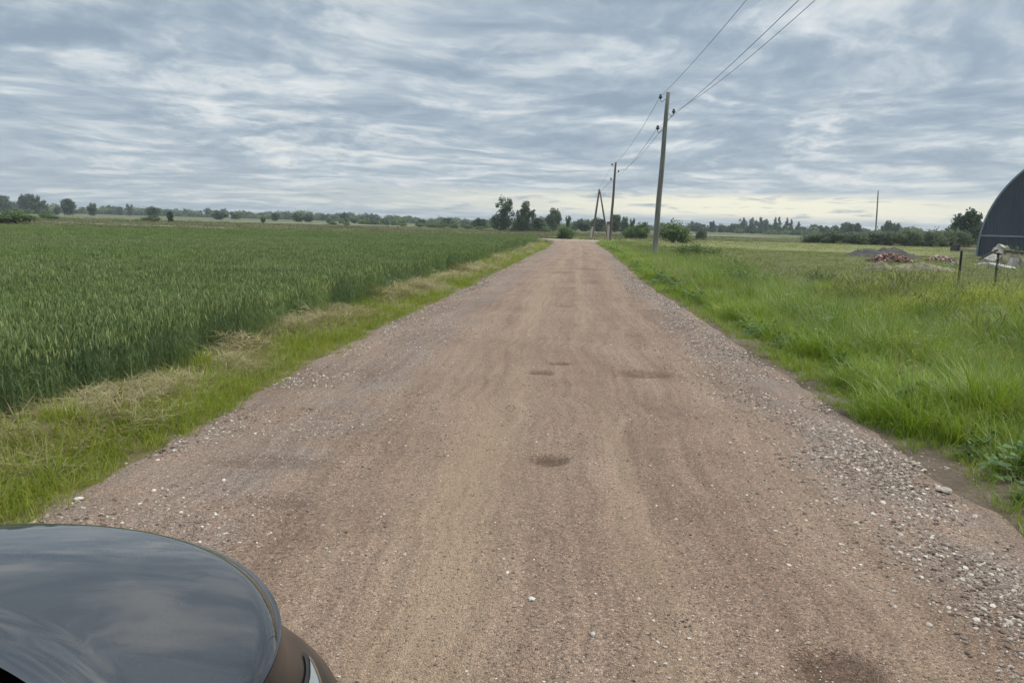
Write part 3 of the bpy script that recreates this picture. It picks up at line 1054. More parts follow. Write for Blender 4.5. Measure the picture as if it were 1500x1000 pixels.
gs = [grass_tuft(i, 0.08, 34, 0.07, 0.20, 0.006, M['grass'], 0.8) for i in range(4)]
gm = [grass_tuft(i, 0.11, 42, 0.18, 0.46, 0.0095, M['grass'], 1.1) for i in range(4)]
gt = [grass_tuft(i, 0.14, 46, 0.34, 0.76, 0.0105, M['tall'], 1.0, seeds=(0, 0, 0, 1, 1)[i], seedmat=M['seed']) for i in range(5)]
gd = [grass_tuft(i, 0.14, 30, 0.35, 0.62, 0.006, M['tall'], 0.5, seeds=9, seedmat=M['seed']) for i in range(3)]
gw = [pack('broad_leaved_weed', [(*leafy('w', 40, 0.15, 0.30, 0.085, None)[:4], 0), (*blades(3, u(-0.1, 0.1, 3), u(-0.1, 0.1, 3), np.zeros(3), u(0.5, 0.9, 3), np.full(3, 0.006), u(0, 0.15, 3), u(0, 6.28, 3), 2, 0, u(0.5, 1, 3), 0.1), 1)], [M['weed'], M['seed']]) for i in range(3)]
src = gs + gm + gt + gd + gw
P = wedge(0, 1.5, 80, 0.095, lambda y: float(xr(y)) - 0.10, lambda y: min(tall_out(y), 0.74 * y + 3.2), 0.030)
d = P[:, 0] - xr(P[:, 1]) + edge_wob(P[:, 1], 2) * 0.9
pt = fbm(P[:, 0] * 0.9, P[:, 1] * 0.9, 90, 4)
k = rng.random(len(P)) < SOFT(d, -0.14, 0.26) * (0.55 + 0.45 * SOFT(d, 0.4, 0.8)) + 0.05 * (d > -0.1)
P, d, pt = P[k], d[k], pt[k]
h = d + (pt - 0.5) * 2.2
idx = np.where(h < 0.55, rng.integers(0, 4, len(P)), np.where(h < 1.6, rng.integers(4, 8, len(P)), rng.integers(8, 13, len(P))))
dryz = fbm(P[:, 0] * 0.25, P[:, 1] * 0.25, 92, 3) + 0.012 * np.clip(P[:, 1] - 16, 0, 20) - 0.02 * (d < 3)
seedy = (h > 1.6) & (rng.random(len(P)) < SOFT(dryz, 0.66, 0.9) * 0.5)
idx = np.where(seedy, rng.integers(13, 16, len(P)), idx)
wz = SOFT(fbm(P[:, 0] * 0.6, P[:, 1] * 0.6, 93, 3), 0.45, 0.7)
idx = np.where((d > 0.3) & (rng.random(len(P)) < 0.03 + 0.20 * wz), rng.integers(16, 19, len(P)), idx)
s = 0.62 + 0.8 * fbm(P[:, 0] * 0.7, P[:, 1] * 0.7, 91, 3)
s = s * (1 - 0.25 * SOFT(P[:, 1], 30, 60)) * (1 - 0.38 * SOFT(P[:, 1], 15.5, 19.5) * SOFT(P[:, 0], 9.0, 11.0))
gn_scatter('roadside_grass', np.stack([P[:, 0], P[:, 1], ground_z(P[:, 0], P[:, 1])], 1), src, rots(len(P), 0.16), np.stack([P[:, 2] ** 0.8 * s, P[:, 2] ** 0.8 * s, s], 1), idx,
           label='lush green tall grass on the right side of the road')

yf = [flower_plant(i, 'yellow') for i in range(3)]
cl = [(8.6, 13.6, 1.6, 0.8, 150), (7.2, 17.4, 0.8, 0.7, 45), (10.0, 17.8, 1.6, 1.0, 80), (9.8, 12.6, 1.3, 0.7, 60), (6.2, 13.2, 0.8, 1.0, 30), (5.2, 9.2, 0.9, 1.3, 14), (11.5, 16.5, 1.0, 1.0, 50)]
P = np.concatenate([np.stack([rng.normal(a, c * 0.6, n), rng.normal(b, e * 0.6, n)], 1) for a, b, c, e, n in cl])
gn_scatter('yellow_flowers', np.stack([P[:, 0], P[:, 1], ground_z(P[:, 0], P[:, 1])], 1), yf, rots(len(P), 0.12), u(0.75, 1.1, len(P)),
           label='yellow green flowering weeds in the tall grass by the fence')
wf = [flower_plant(i, 'white') for i in range(2)]
P = np.array([(5.1, 9.6), (5.5, 9.3), (6.9, 8.9), (4.8, 11.5), (7.2, 9.6), (6.6, 10.2), (5.9, 12.5), (5.0, 13.5), (6.8, 7.6), (7.6, 12.2), (6.2, 15.5)])
gn_scatter('white_flowers', np.stack([P[:, 0], P[:, 1], ground_z(P[:, 0], P[:, 1])], 1), wf, rots(len(P), 0.1), u(0.7, 1.0, len(P)),
           label='few white flower heads in the tall roadside grass')

# mown meadow on the right and the dry meadow beyond the crop: low tufts that thin out with distance
mg = [grass_tuft(i, 0.22, 40, 0.05, 0.15, 0.010, M['mown_grass'], 1.3) for i in range(4)]
P = wedge(0, 19.8, 115, 0.26, lambda y: tall_out(y) - 0.3, lambda y: 0.72 * y + 4, 0.020)
P = P[~((P[:, 1] > 83) & (P[:, 0] < 16))]
P = P[rng.random(len(P)) < 0.35 + 0.75 * fbm(P[:, 0] * 0.35, P[:, 1] * 0.35, 95, 3)]
s = 0.6 + 0.9 * fbm(P[:, 0] * 0.2, P[:, 1] * 0.2, 96, 3)
gn_scatter('meadow_grass', np.stack([P[:, 0], P[:, 1], ground_z(P[:, 0], P[:, 1])], 1), mg, rots(len(P), 0.1), np.stack([P[:, 2], P[:, 2], s * P[:, 2] ** 0.35], 1),
           label='short mown yellowish grass around the rubble and brick heaps')
dg = [grass_tuft(i, 0.5, 60, 0.15, 0.40, 0.014, M['dry_grass'], 0.8) for i in range(4)]
P1 = wedge(0, 50, 190, 0.55, lambda y: -0.72 * y - 5, lambda y: 0.03 * y + 0.5, 0.02)
P1 = P1[(P1[:, 1] > wheat_far(P1[:, 0]) + 0.5) | (P1[:, 0] > 1.5)]
P2 = wedge(0, 88, 185, 0.55, lambda y: 0.02 * y, lambda y: 0.20 * y + 4, 0.02)
P3 = wedge(0, 112, 170, 0.6, lambda y: 0.2 * y + 2, lambda y: 0.72 * y + 4, 0.02)
P = np.concatenate([P1, P2, P3])
CRX = [-70, -30, -6, 2, 6, 10, 16, 28, 60]
CRY = [112, 99, 92.5, 90, 87, 85.5, 86.5, 90, 100]
P = P[np.abs(P[:, 1] - np.interp(P[:, 0], CRX, CRY)) > 2.6]
P = P[(P[:, 0] < xl(np.clip(P[:, 1], 0, 80)) - 0.2) | (P[:, 1] > 83)]
P = P[rng.random(len(P)) < 0.3 + 0.8 * fbm(P[:, 0] * 0.08, P[:, 1] * 0.08, 97, 3)]
s = 0.6 + 0.8 * fbm(P[:, 0] * 0.1, P[:, 1] * 0.1, 98, 3)
gn_scatter('dry_meadow', np.stack([P[:, 0], P[:, 1], ground_z(P[:, 0], P[:, 1])], 1), dg, rots(len(P), 0.06), np.stack([P[:, 2], P[:, 2], s], 1),
           label='brownish rough meadow beyond the wheat and the crossing road')

# ------------------------------------------------------------------ gravel
def stone_mesh(seed, sub=1):
    bm = bmesh.new()
    bmesh.ops.create_icosphere(bm, subdivisions=sub, radius=1.0)
    rr = random.Random(seed)
    sx, sy, sz = rr.uniform(0.75, 1.2), rr.uniform(0.75, 1.2), rr.uniform(0.45, 0.75)
    for v in bm.verts:
        k = rr.uniform(0.78, 1.16)
        v.co = Vector((v.co.x * sx * k, v.co.y * sy * k, v.co.z * sz * k))
    return bm_mesh('stone', bm, M['stone'], False)


ss = [stone_mesh(i) for i in range(8)]


def stones_between(n, y0, y1, umean, usd, smin, smax, pw=2.5):
    y = y0 + (y1 - y0) * rng.random(n) ** 1.7
    a, b = xl(y), xr(y)
    uu = umean + usd * rng.standard_normal(n)
    x = (a + b) / 2 + uu * (b - a) / 5.7
    m = fbm(x * 1.4, y * 1.0, 120, 4)
    k = rng.random(n) < SOFT(m, 0.30, 0.62)
    x, y = x[k], y[k]
    s = smin + (smax - smin) * rng.random(len(x)) ** pw
    return np.stack([x, y, s], 1)


S = np.concatenate([stones_between(46000, 2.4, 24, 2.42, 0.30, 0.0035, 0.017, 3.4), stones_between(7000, 2.4, 20, 2.95, 0.20, 0.004, 0.018, 3.0), stones_between(6000, 2.6, 20, -3.00, 0.16, 0.004, 0.016, 3.0), stones_between(7000, 2.4, 14, 2.15, 0.45, 0.004, 0.014),
                    stones_between(9000, 3.0, 14, -1.85, 0.40, 0.004, 0.012), stones_between(14000, 3.2, 24, -2.66, 0.22, 0.004, 0.017, 3.0),
                    stones_between(24000, 2.2, 13, 0.2, 1.7, 0.0025, 0.010, 3.8), stones_between(9000, 14, 45, 2.50, 0.25, 0.008, 0.020),
                    stones_between(5000, 14, 45, -2.66, 0.22, 0.008, 0.020)])
S = S[(S[:, 0] > xl(S[:, 1]) - 0.45) & (S[:, 0] < xr(S[:, 1]) + 0.6)]
zs = np.maximum(road_z(S[:, 0], S[:, 1]), ground_z(S[:, 0], S[:, 1])) + S[:, 2] * 0.15
gn_scatter('gravel', np.stack([S[:, 0], S[:, 1], zs], 1), ss, np.stack([u(-0.4, 0.4, len(S)), u(-0.4, 0.4, len(S)), u(0, 6.28, len(S))], 1), S[:, 2],
           label='loose grey and white stones strewn along the road edges')

for (x, y, s, c, lab) in ((-2.49, 4.28, 0.028, (0.55, 0.50, 0.44), 'round pale stone at the left road edge just beyond the car bonnet'),
                          (2.85, 4.84, 0.042, (0.33, 0.285, 0.24), 'large flat grey stone at the right road edge by the grass'),
                          (0.12, 3.19, 0.016, (0.55, 0.52, 0.48), 'small white stone in the middle of the road nearer the camera'),
                          (0.36, 2.90, 0.014, (0.45, 0.42, 0.38), 'small whitish pebble right of the wheel track close to the camera')):
    m, t, b = mat('single_stone')
    co = t.node('ShaderNodeTexCoord').outputs['Object']
    t.set(b.inputs['Base Color'], t.ramp(t.noise(co, 3, 5, 0.6), [(0.3, tuple(k * 0.75 for k in c)), (0.7, c)]))
    me = stone_mesh(int(x * 100) + 300, 2)
    me.materials[0] = m
    o = link('stone', me, None, (x, y, float(max(road_z(x, y), ground_z(np.array([x]), np.array([y]))[0])) + s * 0.35))
    o.scale = (s * (1.5 if s > 0.04 else 1), s, s * 0.8)
    tag(o, lab, 'stone', 'single stones lying on the road')

# ------------------------------------------------------------------ trees and bushes
def crown_mesh(seed, n, kind, m, leaf):
    """leaf clumps in a unit box: height 0..1, half width 0.5"""
    g = np.random.default_rng(seed)
    if kind == 'round':
        K = 16
        a, zz = g.uniform(0, 6.28, K), g.uniform(0.28, 0.84, K)
        prof = np.sqrt(np.clip(1 - ((zz - 0.52) / 0.48) ** 2, 0.05, 1))
        r = 0.36 * prof * np.sqrt(g.random(K))
        cx, cy, cz, cr = np.cos(a) * r, np.sin(a) * r, zz, g.uniform(0.11, 0.20, K)
    elif kind == 'tall':
        K = 18
        a, zz = g.uniform(0, 6.28, K), np.linspace(0.14, 0.93, K)
        prof = 0.36 * np.sin(np.clip(zz * 0.85 + 0.15, 0, 1) * np.pi) ** 0.6 + 0.05
        r = prof * g.uniform(0.4, 1.1, K)
        cx, cy, cz, cr = np.cos(a) * r, np.sin(a) * r, zz, g.uniform(0.09, 0.17, K)
    elif kind == 'conifer':
        K = 22
        a, zz = g.uniform(0, 6.28, K), np.linspace(0.08, 0.97, K)
        r = 0.34 * (1 - zz) * g.uniform(0.3, 1.0, K)
        cx, cy, cz, cr = np.cos(a) * r, np.sin(a) * r, zz, 0.05 + 0.13 * (1 - zz)
    else:
        K = 20
        a = g.uniform(0, 6.28, K)
        r = 0.40 * np.sqrt(g.random(K))
        cz = g.uniform(0.08, 0.80, K) * np.sqrt(np.clip(1 - (r / 0.5) ** 2, 0.1, 1))
        cx, cy, cr = np.cos(a) * r, np.sin(a) * r, g.uniform(0.10, 0.22, K)
    if kind == 'round':                            # a full core and a skirt of low branches
        cx, cy, cz, cr = (np.concatenate([a_, b_]) for a_, b_ in ((cx, [0, 0, 0.12, -0.12]), (cy, [0, 0, 0.1, -0.1]), (cz, [0.55, 0.34, 0.22, 0.2]), (cr, [0.27, 0.25, 0.2, 0.2])))
    elif kind == 'tall':
        cx, cy, cz, cr = (np.concatenate([a_, b_]) for a_, b_ in ((cx, [0, 0, 0.03, -0.03]), (cy, [0, 0, 0, 0]), (cz, [0.3, 0.5, 0.68, 0.15]), (cr, [0.30, 0.27, 0.18, 0.24])))
    elif kind == 'bush':
        cx, cy, cz, cr = (np.concatenate([a_, b_]) for a_, b_ in ((cx, [0, 0.14, -0.14, 0, 0]), (cy, [0, 0, 0, 0.15, -0.15]), (cz, [0.5, 0.33, 0.33, 0.33, 0.3]), (cr, [0.30, 0.26, 0.26, 0.26, 0.26])))
    K = len(cx)
    w = cr ** 2 / np.sum(cr ** 2)
    i = g.choice(K, n, p=w)
    d = g.normal(0, 1, (n, 3))
    d /= np.linalg.norm(d, axis=1)[:, None]
    rad = cr[i] * g.random(n) ** 0.45 * g.uniform(0.8, 1.2, n)
    P = np.stack([cx[i], cy[i], cz[i]], 1) + d * rad[:, None]
    if kind == 'bush':                             # shoots that stick out of the outline
        sh = g.random(n) < 0.12
        P[sh, 2] += g.uniform(0, 0.16, sh.sum())
    P[:, 2] = np.maximum(P[:, 2], 0.01)
    nrm = d + g.normal(0, 0.7, (n, 3))
    nrm /= np.linalg.norm(nrm, axis=1)[:, None]
    t1 = np.cross(nrm, g.normal(0, 1, (n, 3)))
    t1 /= np.linalg.norm(t1, axis=1)[:, None]
    t2 = np.cross(nrm, t1)
    sz = leaf * g.uniform(0.6, 1.4, n)[:, None]
    asp = g.uniform(0.45, 0.9, n)[:, None]
    V = np.stack([P - t1 * sz, P - t2 * sz * asp, P + t1 * sz, P + t2 * sz * asp], 1).reshape(-1, 3)
    V[:, 2] = np.maximum(V[:, 2], 0.0)
    F = np.arange(4 * n).reshape(-1, 4)
    tint = np.repeat(np.clip(0.5 * g.random(n) + 0.5 * g.random(K)[i], 0, 1), 4)
    return mesh('crown', V, [F], m, False, {'tint': tint})


def trunk_mesh(seed, top=0.8, r=0.03, limbs=6):
    rr = random.Random(seed)
    parts = []
    pts, rad = [], []
    x = y = 0
    for k in range(6):
        t = k / 5
        pts.append((x, y, -0.02 + t * top))
        rad.append(r * (1.25 - t * 1.05) if k else r * 1.5)
        x += rr.uniform(-0.015, 0.015)
        y += rr.uniform(-0.015, 0.015)
    V, a, b = tube_arrays(pts, rad, 6)
    parts.append((V, [a, b]))
    for k in range(limbs):
        t = rr.uniform(0.25, 0.85)
        z = t * top
        an = rr.uniform(0, 6.28)
        L = rr.uniform(0.15, 0.32) * (1.1 - t * 0.5)
        p0 = Vector((pts[int(t * 5)][0], pts[int(t * 5)][1], z))
        p1 = p0 + Vector((math.cos(an) * L * 0.5, math.sin(an) * L * 0.5, L * 0.4))
        p2 = p0 + Vector((math.cos(an) * L, math.sin(an) * L, L * 1.0))
        V, a, b = tube_arrays([p0, p1, p2], [r * 0.45, r * 0.3, r * 0.1], 5)
        parts.append((V, [a, b]))
    V, F = join(parts)
    return mesh('trunk', V, F, M['bark'], True)


def stems_mesh(seed):
    rr = random.Random(seed)
    parts = []
    for k in range(7):
        an = rr.uniform(0, 6.28)
        L = rr.uniform(0.1, 0.32)
        p = [(math.cos(an) * 0.04, math.sin(an) * 0.04, -0.03), (math.cos(an) * L * 0.5, math.sin(an) * L * 0.5, 0.35), (math.cos(an) * L, math.sin(an) * L, 0.7)]
        V, a, b = tube_arrays(p, [0.018, 0.012, 0.004], 5)
        parts.append((V, [a, b]))
    V, F = join(parts)
    return mesh('stem', V, F, M['bark'], True)


CR = {'round': [crown_mesh(100 + i, 3000, 'round', M['leaf_dark'], 0.036) for i in range(5)],
      'tall': [crown_mesh(200 + i, 3600, 'tall', M['leaf_dark'], 0.028) for i in range(4)],
      'conifer': [crown_mesh(300 + i, 1200, 'conifer', M['leaf_dark'], 0.036) for i in range(3)],
      'bush': [crown_mesh(400 + i, 4600, 'bush', M['leaf_mid'], 0.028) for i in range(4)],
      'willow': [crown_mesh(500 + i, 4000, 'bush', M['leaf_grey'], 0.028) for i in range(4)]}
TR = [trunk_mesh(i) for i in range(4)]
ST = [stems_mesh(i) for i in range(3)]
count = [0]


def tree(name, kind, x, y, h, w, label, cat, group, i=None):
    k = count[0] if i is None else i
    count[0] += 1
    z = -0.08
    o = empty(name, (x, y, z), label, cat, group, R_.uniform(0, 6.28))
    c = link('foliage' if kind in ('bush', 'willow') else 'crown', CR[kind][k % len(CR[kind])], o)
    c.scale = (w * 1.08, w * 1.08, h * 1.03)
    if kind in ('bush', 'willow'):
        t = link('stem', ST[k % 3], o)
        t.scale = (w, w, h)
    else:
        t = link('trunk', TR[k % 4], o)
        t.scale = (max(w, h * 0.6), max(w, h * 0.6), h)
    return o


G1 = 'trees along the far edge of the fields'
round_trees = [
    (-216.5, 330, 7.4, 7.6, 'dark round tree at the far left edge of the view, end of the wood'),
    (-209.5, 335, 8.6, 7.6, 'tallest dark tree of the wood at the far left, second from the edge'),
    (-203.6, 330, 8.3, 7.0, 'broad dark tree in the middle of the far left wood'),
    (-197.7, 325, 6.4, 6.2, 'lower dark tree closing the far left wood on its right'),
    (-187.9, 320, 3.6, 3.2, 'small round tree left of the large ball shaped tree'),
    (-171.4, 300, 6.3, 6.4, 'large ball shaped dark tree standing alone on the left horizon'),
    (-162.7, 300, 5.2, 4.0, 'smaller ball shaped tree right of the large lone one'),
    (-207.6, 420, 6.4, 4.1, 'round tree top rising above the far left treeline'),
    (-217.8, 430, 4.8, 3.4, 'low tree in the treeline just left of a round tree top'),
    (-130.3, 280, 4.3, 6.0, 'wide tree behind the twin bushes on the left'),
    (-66.3, 150, 2.2, 1.5, 'slim lone sapling right of the twin bushes on the left'),
    (-106.5, 280, 3.5, 6.4, 'wide low tree in the far treeline right of the sapling'),
    (-118.4, 330, 3.4, 5.8, 'wide distant tree fading into the left treeline'),
    (-64.7, 200, 1.9, 1.6, 'tiny lone tree on the pale field edge left of centre'),
    (-92.6, 300, 3.5, 4.0, 'round tree in the treeline above the tiny lone tree'),
    (-80.9, 290, 3.4, 5.7, 'broad tree left of two small field bushes'),
    (-76.9, 290, 3.2, 4.6, 'medium tree overlapping a broad one in the treeline left of centre'),
    (-66.4, 300, 4.0, 3.5, 'greyish taller tree above the field bushes left of centre'),
    (-61.9, 300, 2.3, 3.7, 'low tree right of the greyish taller one'),
    (-8.5, 190, 2.9, 3.7, 'dark dome shaped tree left of the two tall road trees'),
    (4.9, 160, 3.0, 3.4, 'low dark tree right of the second tall road tree'),
    (9.3, 190, 5.8, 4.2, 'dark tree with bulging crown right of the two tall trees'),
    (12.5, 185, 3.9, 1.6, 'slender small tree behind the bush at the road bend'),
    (18.8, 215, 3.9, 5.6, 'dark flat topped tree left of the leaning timber frame'),
    (23.3, 220, 4.1, 5.4, 'dark flat topped tree seen between the frame and the second pole'),
    (27.3, 215, 4.9, 5.2, 'dark rounded tree right behind the second pole'),
    (29.3, 210, 4.5, 2.3, 'pointed tree right of the second pole'),
    (32.2, 215, 4.0, 1.8, 'small loose tree standing right of the pointed one'),
    (87.5, 380, 5.7, 6.8, 'wide tree starting the far wood right of the big pole'),
    (95.8, 380, 5.9, 3.4, 'narrow tree rising above the far wood right of the big pole'),
    (97.8, 370, 3.7, 4.6, 'low round tree in the far wood right of the big pole'),
    (103.0, 370, 4.8, 4.9, 'rounded tree left of the spiky row of far trees'),
    (130.0, 330, 4.6, 4.7, 'round tree left of the grey hedge on the right'),
    (134.9, 330, 5.3, 5.8, 'second round tree behind the left end of the grey hedge'),
    (135.9, 320, 6.2, 7.9, 'large dome shaped tree behind the grey hedge'),
    (140.6, 320, 5.8, 3.7, 'narrow tree right of the dome shaped one behind the hedge'),
    (114.5, 240, 5.9, 5.1, 'dark tree behind the lone far pole on the right'),
    (116.6, 240, 5.1, 3.4, 'smaller dark tree touching the one behind the lone far pole'),
    (70.6, 125, 4.5, 3.4, 'lighter tree left of the big tree by the hangar'),
    (68.7, 118, 5.9, 5.2, 'big leafy tree right beside the dark hangar'),
]
for k, (x, y, h, w, lab) in enumerate(round_trees):
    tree('tree', 'round', x, y, h, w, lab, 'tree', G1)
tall_trees = [
    (-2.4, 157, 6.4, 4.6, 'tall birch like tree beyond the crossing, left of the two', 'tall'),
    (1.7, 155, 6.0, 4.3, 'tall tree with a side branch beyond the crossing, right of the two', 'tall'),
    (113.4, 390, 7.2, 5.0, 'pointed tree on the left end of the spiky far row', 'tall'),
    (118.2, 390, 7.6, 5.0, 'ragged tree second in the spiky far row', 'tall'),
    (121.3, 385, 7.6, 5.0, 'slim tree third in the spiky far row', 'tall'),
    (125.0, 390, 7.1, 5.0, 'ragged tree left of the far spruces', 'tall'),
    (128.1, 385, 8.1, 6.8, 'tallest far spruce on the right of the spiky row', 'conifer'),
    (131.5, 390, 8.3, 6.8, 'second far spruce of the dense group', 'conifer'),
    (133.8, 385, 7.9, 6.8, 'middle far spruce of the dense group', 'conifer'),
    (137.6, 390, 7.4, 6.8, 'lower far spruce near the end of the dense group', 'conifer'),
    (139.5, 385, 6.1, 6.8, 'last and lowest far spruce of the dense group', 'conifer'),
]
for x, y, h, w, lab, kd in tall_trees:
    nm = 'spruce_tree' if kd == 'conifer' else 'tree'
    tree(nm, kd, x, y, h, w, lab, 'tree', G1 if kd == 'tall' else 'far spruces')
o = link('branch', CR['tall'][1], None)
o.parent = [q for q in bpy.data.objects if q.get('label', '').startswith('tall tree with a side branch')][0]
o.rotation_euler = (0, RAD(38), 0)
o.parent.rotation_euler = (0, 0, 0.2)
o.location = (0.5, 0, 2.6)
o.scale = (1.5, 1.5, 2.6)

G2 = 'bushes scattered over the fields'
G3 = 'willow bushes in the grey hedge'
bushes = [
    (-56.8, 88, 2.2, 4.6, 'bush', 'broad low bush at the left edge of the view beyond the wheat'),
    (-90.4, 150, 2.1, 2.8, 'bush', 'dark upright bush, left half of the twin bushes near the left edge'),
    (-86.9, 146, 1.1, 2.7, 'bush', 'pale low bush leaning on the dark twin bush near the left edge'),
    (-70.9, 152, 1.5, 3.9, 'bush', 'wide bush standing before the pale field on the left'),
    (-72.9, 150, 0.7, 1.2, 'bush', 'tiny bush left of the wide bush at the pale field'),
    (-40.0, 185, 1.3, 1.7, 'bush', 'small round bush left of centre beyond the brown meadow'),
    (-49.2, 210, 1.1, 2.8, 'bush', 'flat bush left of the small round one beyond the brown meadow'),
    (-33.2, 230, 1.0, 2.9, 'bush', 'pale low bush at the start of the bush row left of the tall trees'),
    (-26.3, 215, 1.6, 3.1, 'bush', 'second bush in the row left of the tall trees'),
    (-22.4, 210, 1.9, 5.3, 'bush', 'widest dark bush of the row left of the tall trees'),
    (-19.1, 208, 1.3, 3.0, 'bush', 'low bush attached right to the widest of the row'),
    (-15.2, 195, 1.5, 3.1, 'bush', 'rounded bush left of the dome shaped tree'),
    (-11.7, 192, 1.5, 2.6, 'bush', 'rounded bush just left under the dome shaped tree'),
    (-8.3, 186, 1.1, 3.0, 'bush', 'low bush in front of the dome shaped tree'),
    (0.0, 157, 1.3, 3.1, 'bush', 'bush filling the gap between the two tall trees'),
    (3.7, 160, 1.5, 3.4, 'bush', 'bush at the foot of the right tall tree'),
    (6.2, 158, 1.4, 2.6, 'bush', 'bush right of the two tall trees, left of the road bend bush'),
    (6.1, 92, 1.95, 2.4, 'bush', 'green bush at the end of the road by the bend'),
    (15.9, 107, 1.9, 2.5, 'bush', 'lower left half of the dark bush left of the big pole'),
    (17.2, 107, 2.7, 2.8, 'bush', 'taller right half of the dark bush left of the big pole'),
    (17.5, 86, 3.25, 3.4, 'bush', 'large round green bush just right of the big pole'),
    (28.2, 118, 2.2, 1.9, 'willow', 'thin greyish bush right of the large round one by the pole'),
    (43.9, 114, 2.05, 3.9, 'willow', 'leftmost pale bush of the grey hedge'),
    (45.6, 112, 2.27, 3.9, 'willow', 'second bush from the left in the grey hedge'),
    (47.9, 110, 2.27, 3.9, 'willow', 'third bush from the left in the grey hedge'),
    (50.0, 111, 2.43, 3.9, 'willow', 'fourth bush from the left in the grey hedge'),
    (52.3, 110, 2.70, 3.9, 'willow', 'hedge bush under the dark trees left of the lone pole'),
    (54.3, 108, 2.92, 3.9, 'willow', 'hedge bush right at the foot of the lone far pole'),
    (56.7, 110, 2.92, 3.9, 'willow', 'hedge bush just right of the lone far pole'),
    (59.0, 110, 3.19, 3.9, 'willow', 'feathery hedge bush above the brick heaps'),
    (61.6, 112, 3.19, 3.9, 'willow', 'hedge bush left of the tree by the hangar'),
    (64.0, 113, 3.08, 3.9, 'willow', 'rightmost hedge bush under the tree by the hangar'),
]
for x, y, h, w, kd, lab in bushes:
    tree('bush' if kd == 'bush' else 'willow_bush', kd, x, y, h, w, lab, 'bush', G2 if kd == 'bush' else G3)


def weed_mesh(seed, n, rx, ry, hz, leaf):
    p = leafy('w', n, 0.5, 1.0, leaf, M['weed'])
    V = p[0] * np.array([rx, ry, 1.0])
    V[:, 2] = p[0][:, 2] * hz
    q = pack('foliage', [(V, p[1], p[2], p[3], 0)], [M['weed']])
    return q


WEED = crown_mesh(450, 5200, 'bush', M['weed'], 0.020)
for x, y, w, h, lf, n, lab in ((6.9, 22.4, 2.3, 0.82, 0.10, 1500, 'low dark green weed thicket in the tall grass before the mown field'),
                               (9.9, 41.0, 3.0, 1.0, 0.13, 1300, 'long low shrub right of the big pole in the grass'),
                               (8.6, 21.5, 0.9, 0.70, 0.10, 500, 'small dark weed clump right of the weed thicket')):
    o = empty('weed_thicket', (x, y, float(ground_z(np.array([x]), np.array([y]))[0])), lab, 'shrub')
    f = link('foliage', WEED, o)
    f.scale = (w, w * 0.8, h * 1.15)
    st = link('stem', ST[0], o)
    st.scale = (w * 0.8, w * 0.6, h)

# the distant wood that closes the horizon reads as one mass
fw = []
gg = np.random.default_rng(77)


def wood_line(x0, y0, x1, y1, n, h0, h1):
    for k in range(n):
        t = gg.random()
        x, y = x0 + (x1 - x0) * t, y0 + (y1 - y0) * t + gg.uniform(-14, 14)
        h = gg.uniform(h0, h1) * (0.75 + 0.5 * float(vnoise(np.array([t * 22]), np.array([y0]), 12)[0]))
        w = gg.uniform(1.0, 2.2) * h
        fw.append((x, y, h, w))


wood_line(-380, 520, -120, 540, 150, 4.6, 7.0)
wood_line(-160, 500, 40, 470, 120, 3.4, 5.6)
wood_line(30, 430, 260, 400, 150, 3.2, 5.0)
wood_line(150, 400, 420, 380, 90, 3.5, 5.5)
wood_line(-330, 345, -190, 318, 40, 2.2, 3.6)
wood_line(-60, 260, 34, 235, 45, 1.6, 2.9)
wood_line(95, 360, 150, 345, 30, 2.0, 3.0)
wood_line(-380, 515, -100, 530, 110, 2.6, 3.4)
wood_line(-130, 490, 60, 462, 90, 2.2, 3.0)
wood_line(30, 425, 420, 378, 130, 2.2, 3.0)
P = np.array(fw)
lowc = [crown_mesh(600 + i, 520, 'round', M['leaf_dark'], 0.062) for i in range(4)] + [crown_mesh(640 + i, 520, 'bush', M['leaf_mid'], 0.062) for i in range(5)]
gn_scatter('far_wood', np.stack([P[:, 0], P[:, 1], np.full(len(P), -0.6)], 1), lowc, np.stack([np.zeros(len(P)), np.zeros(len(P)), u(0, 6.28, len(P))], 1), np.stack([P[:, 3], P[:, 3], P[:, 2] + 0.6], 1),
           label='distant low dark wood along the whole horizon')

# ------------------------------------------------------------------ power line
def insulator_profile(bm, M4):
    prof = [(0.0, 0.0), (0.020, 0.0), (0.030, 0.03), (0.050, 0.035), (0.056, 0.06), (0.040, 0.075), (0.044, 0.09), (0.030, 0.10), (0.036, 0.125), (0.030, 0.15), (0.0, 0.155)]
    n = 10
    rings = []
    for r, z in prof:
        rings.append([bm.verts.new(M4 @ Vector((max(r, 0.0005) * math.cos(2 * math.pi * k / n), max(r, 0.0005) * math.sin(2 * math.pi * k / n), z))) for k in range(n)])
    for a, b in zip(rings[:-1], rings[1:]):
        for k in range(n):
            bm.faces.new((a[k], a[(k + 1) % n], b[(k + 1) % n], b[k]))


bm = bmesh.new()
insulator_profile(bm, Matrix.Identity(4))
INS = bm_mesh('insulator', bm, M['insul'], True)


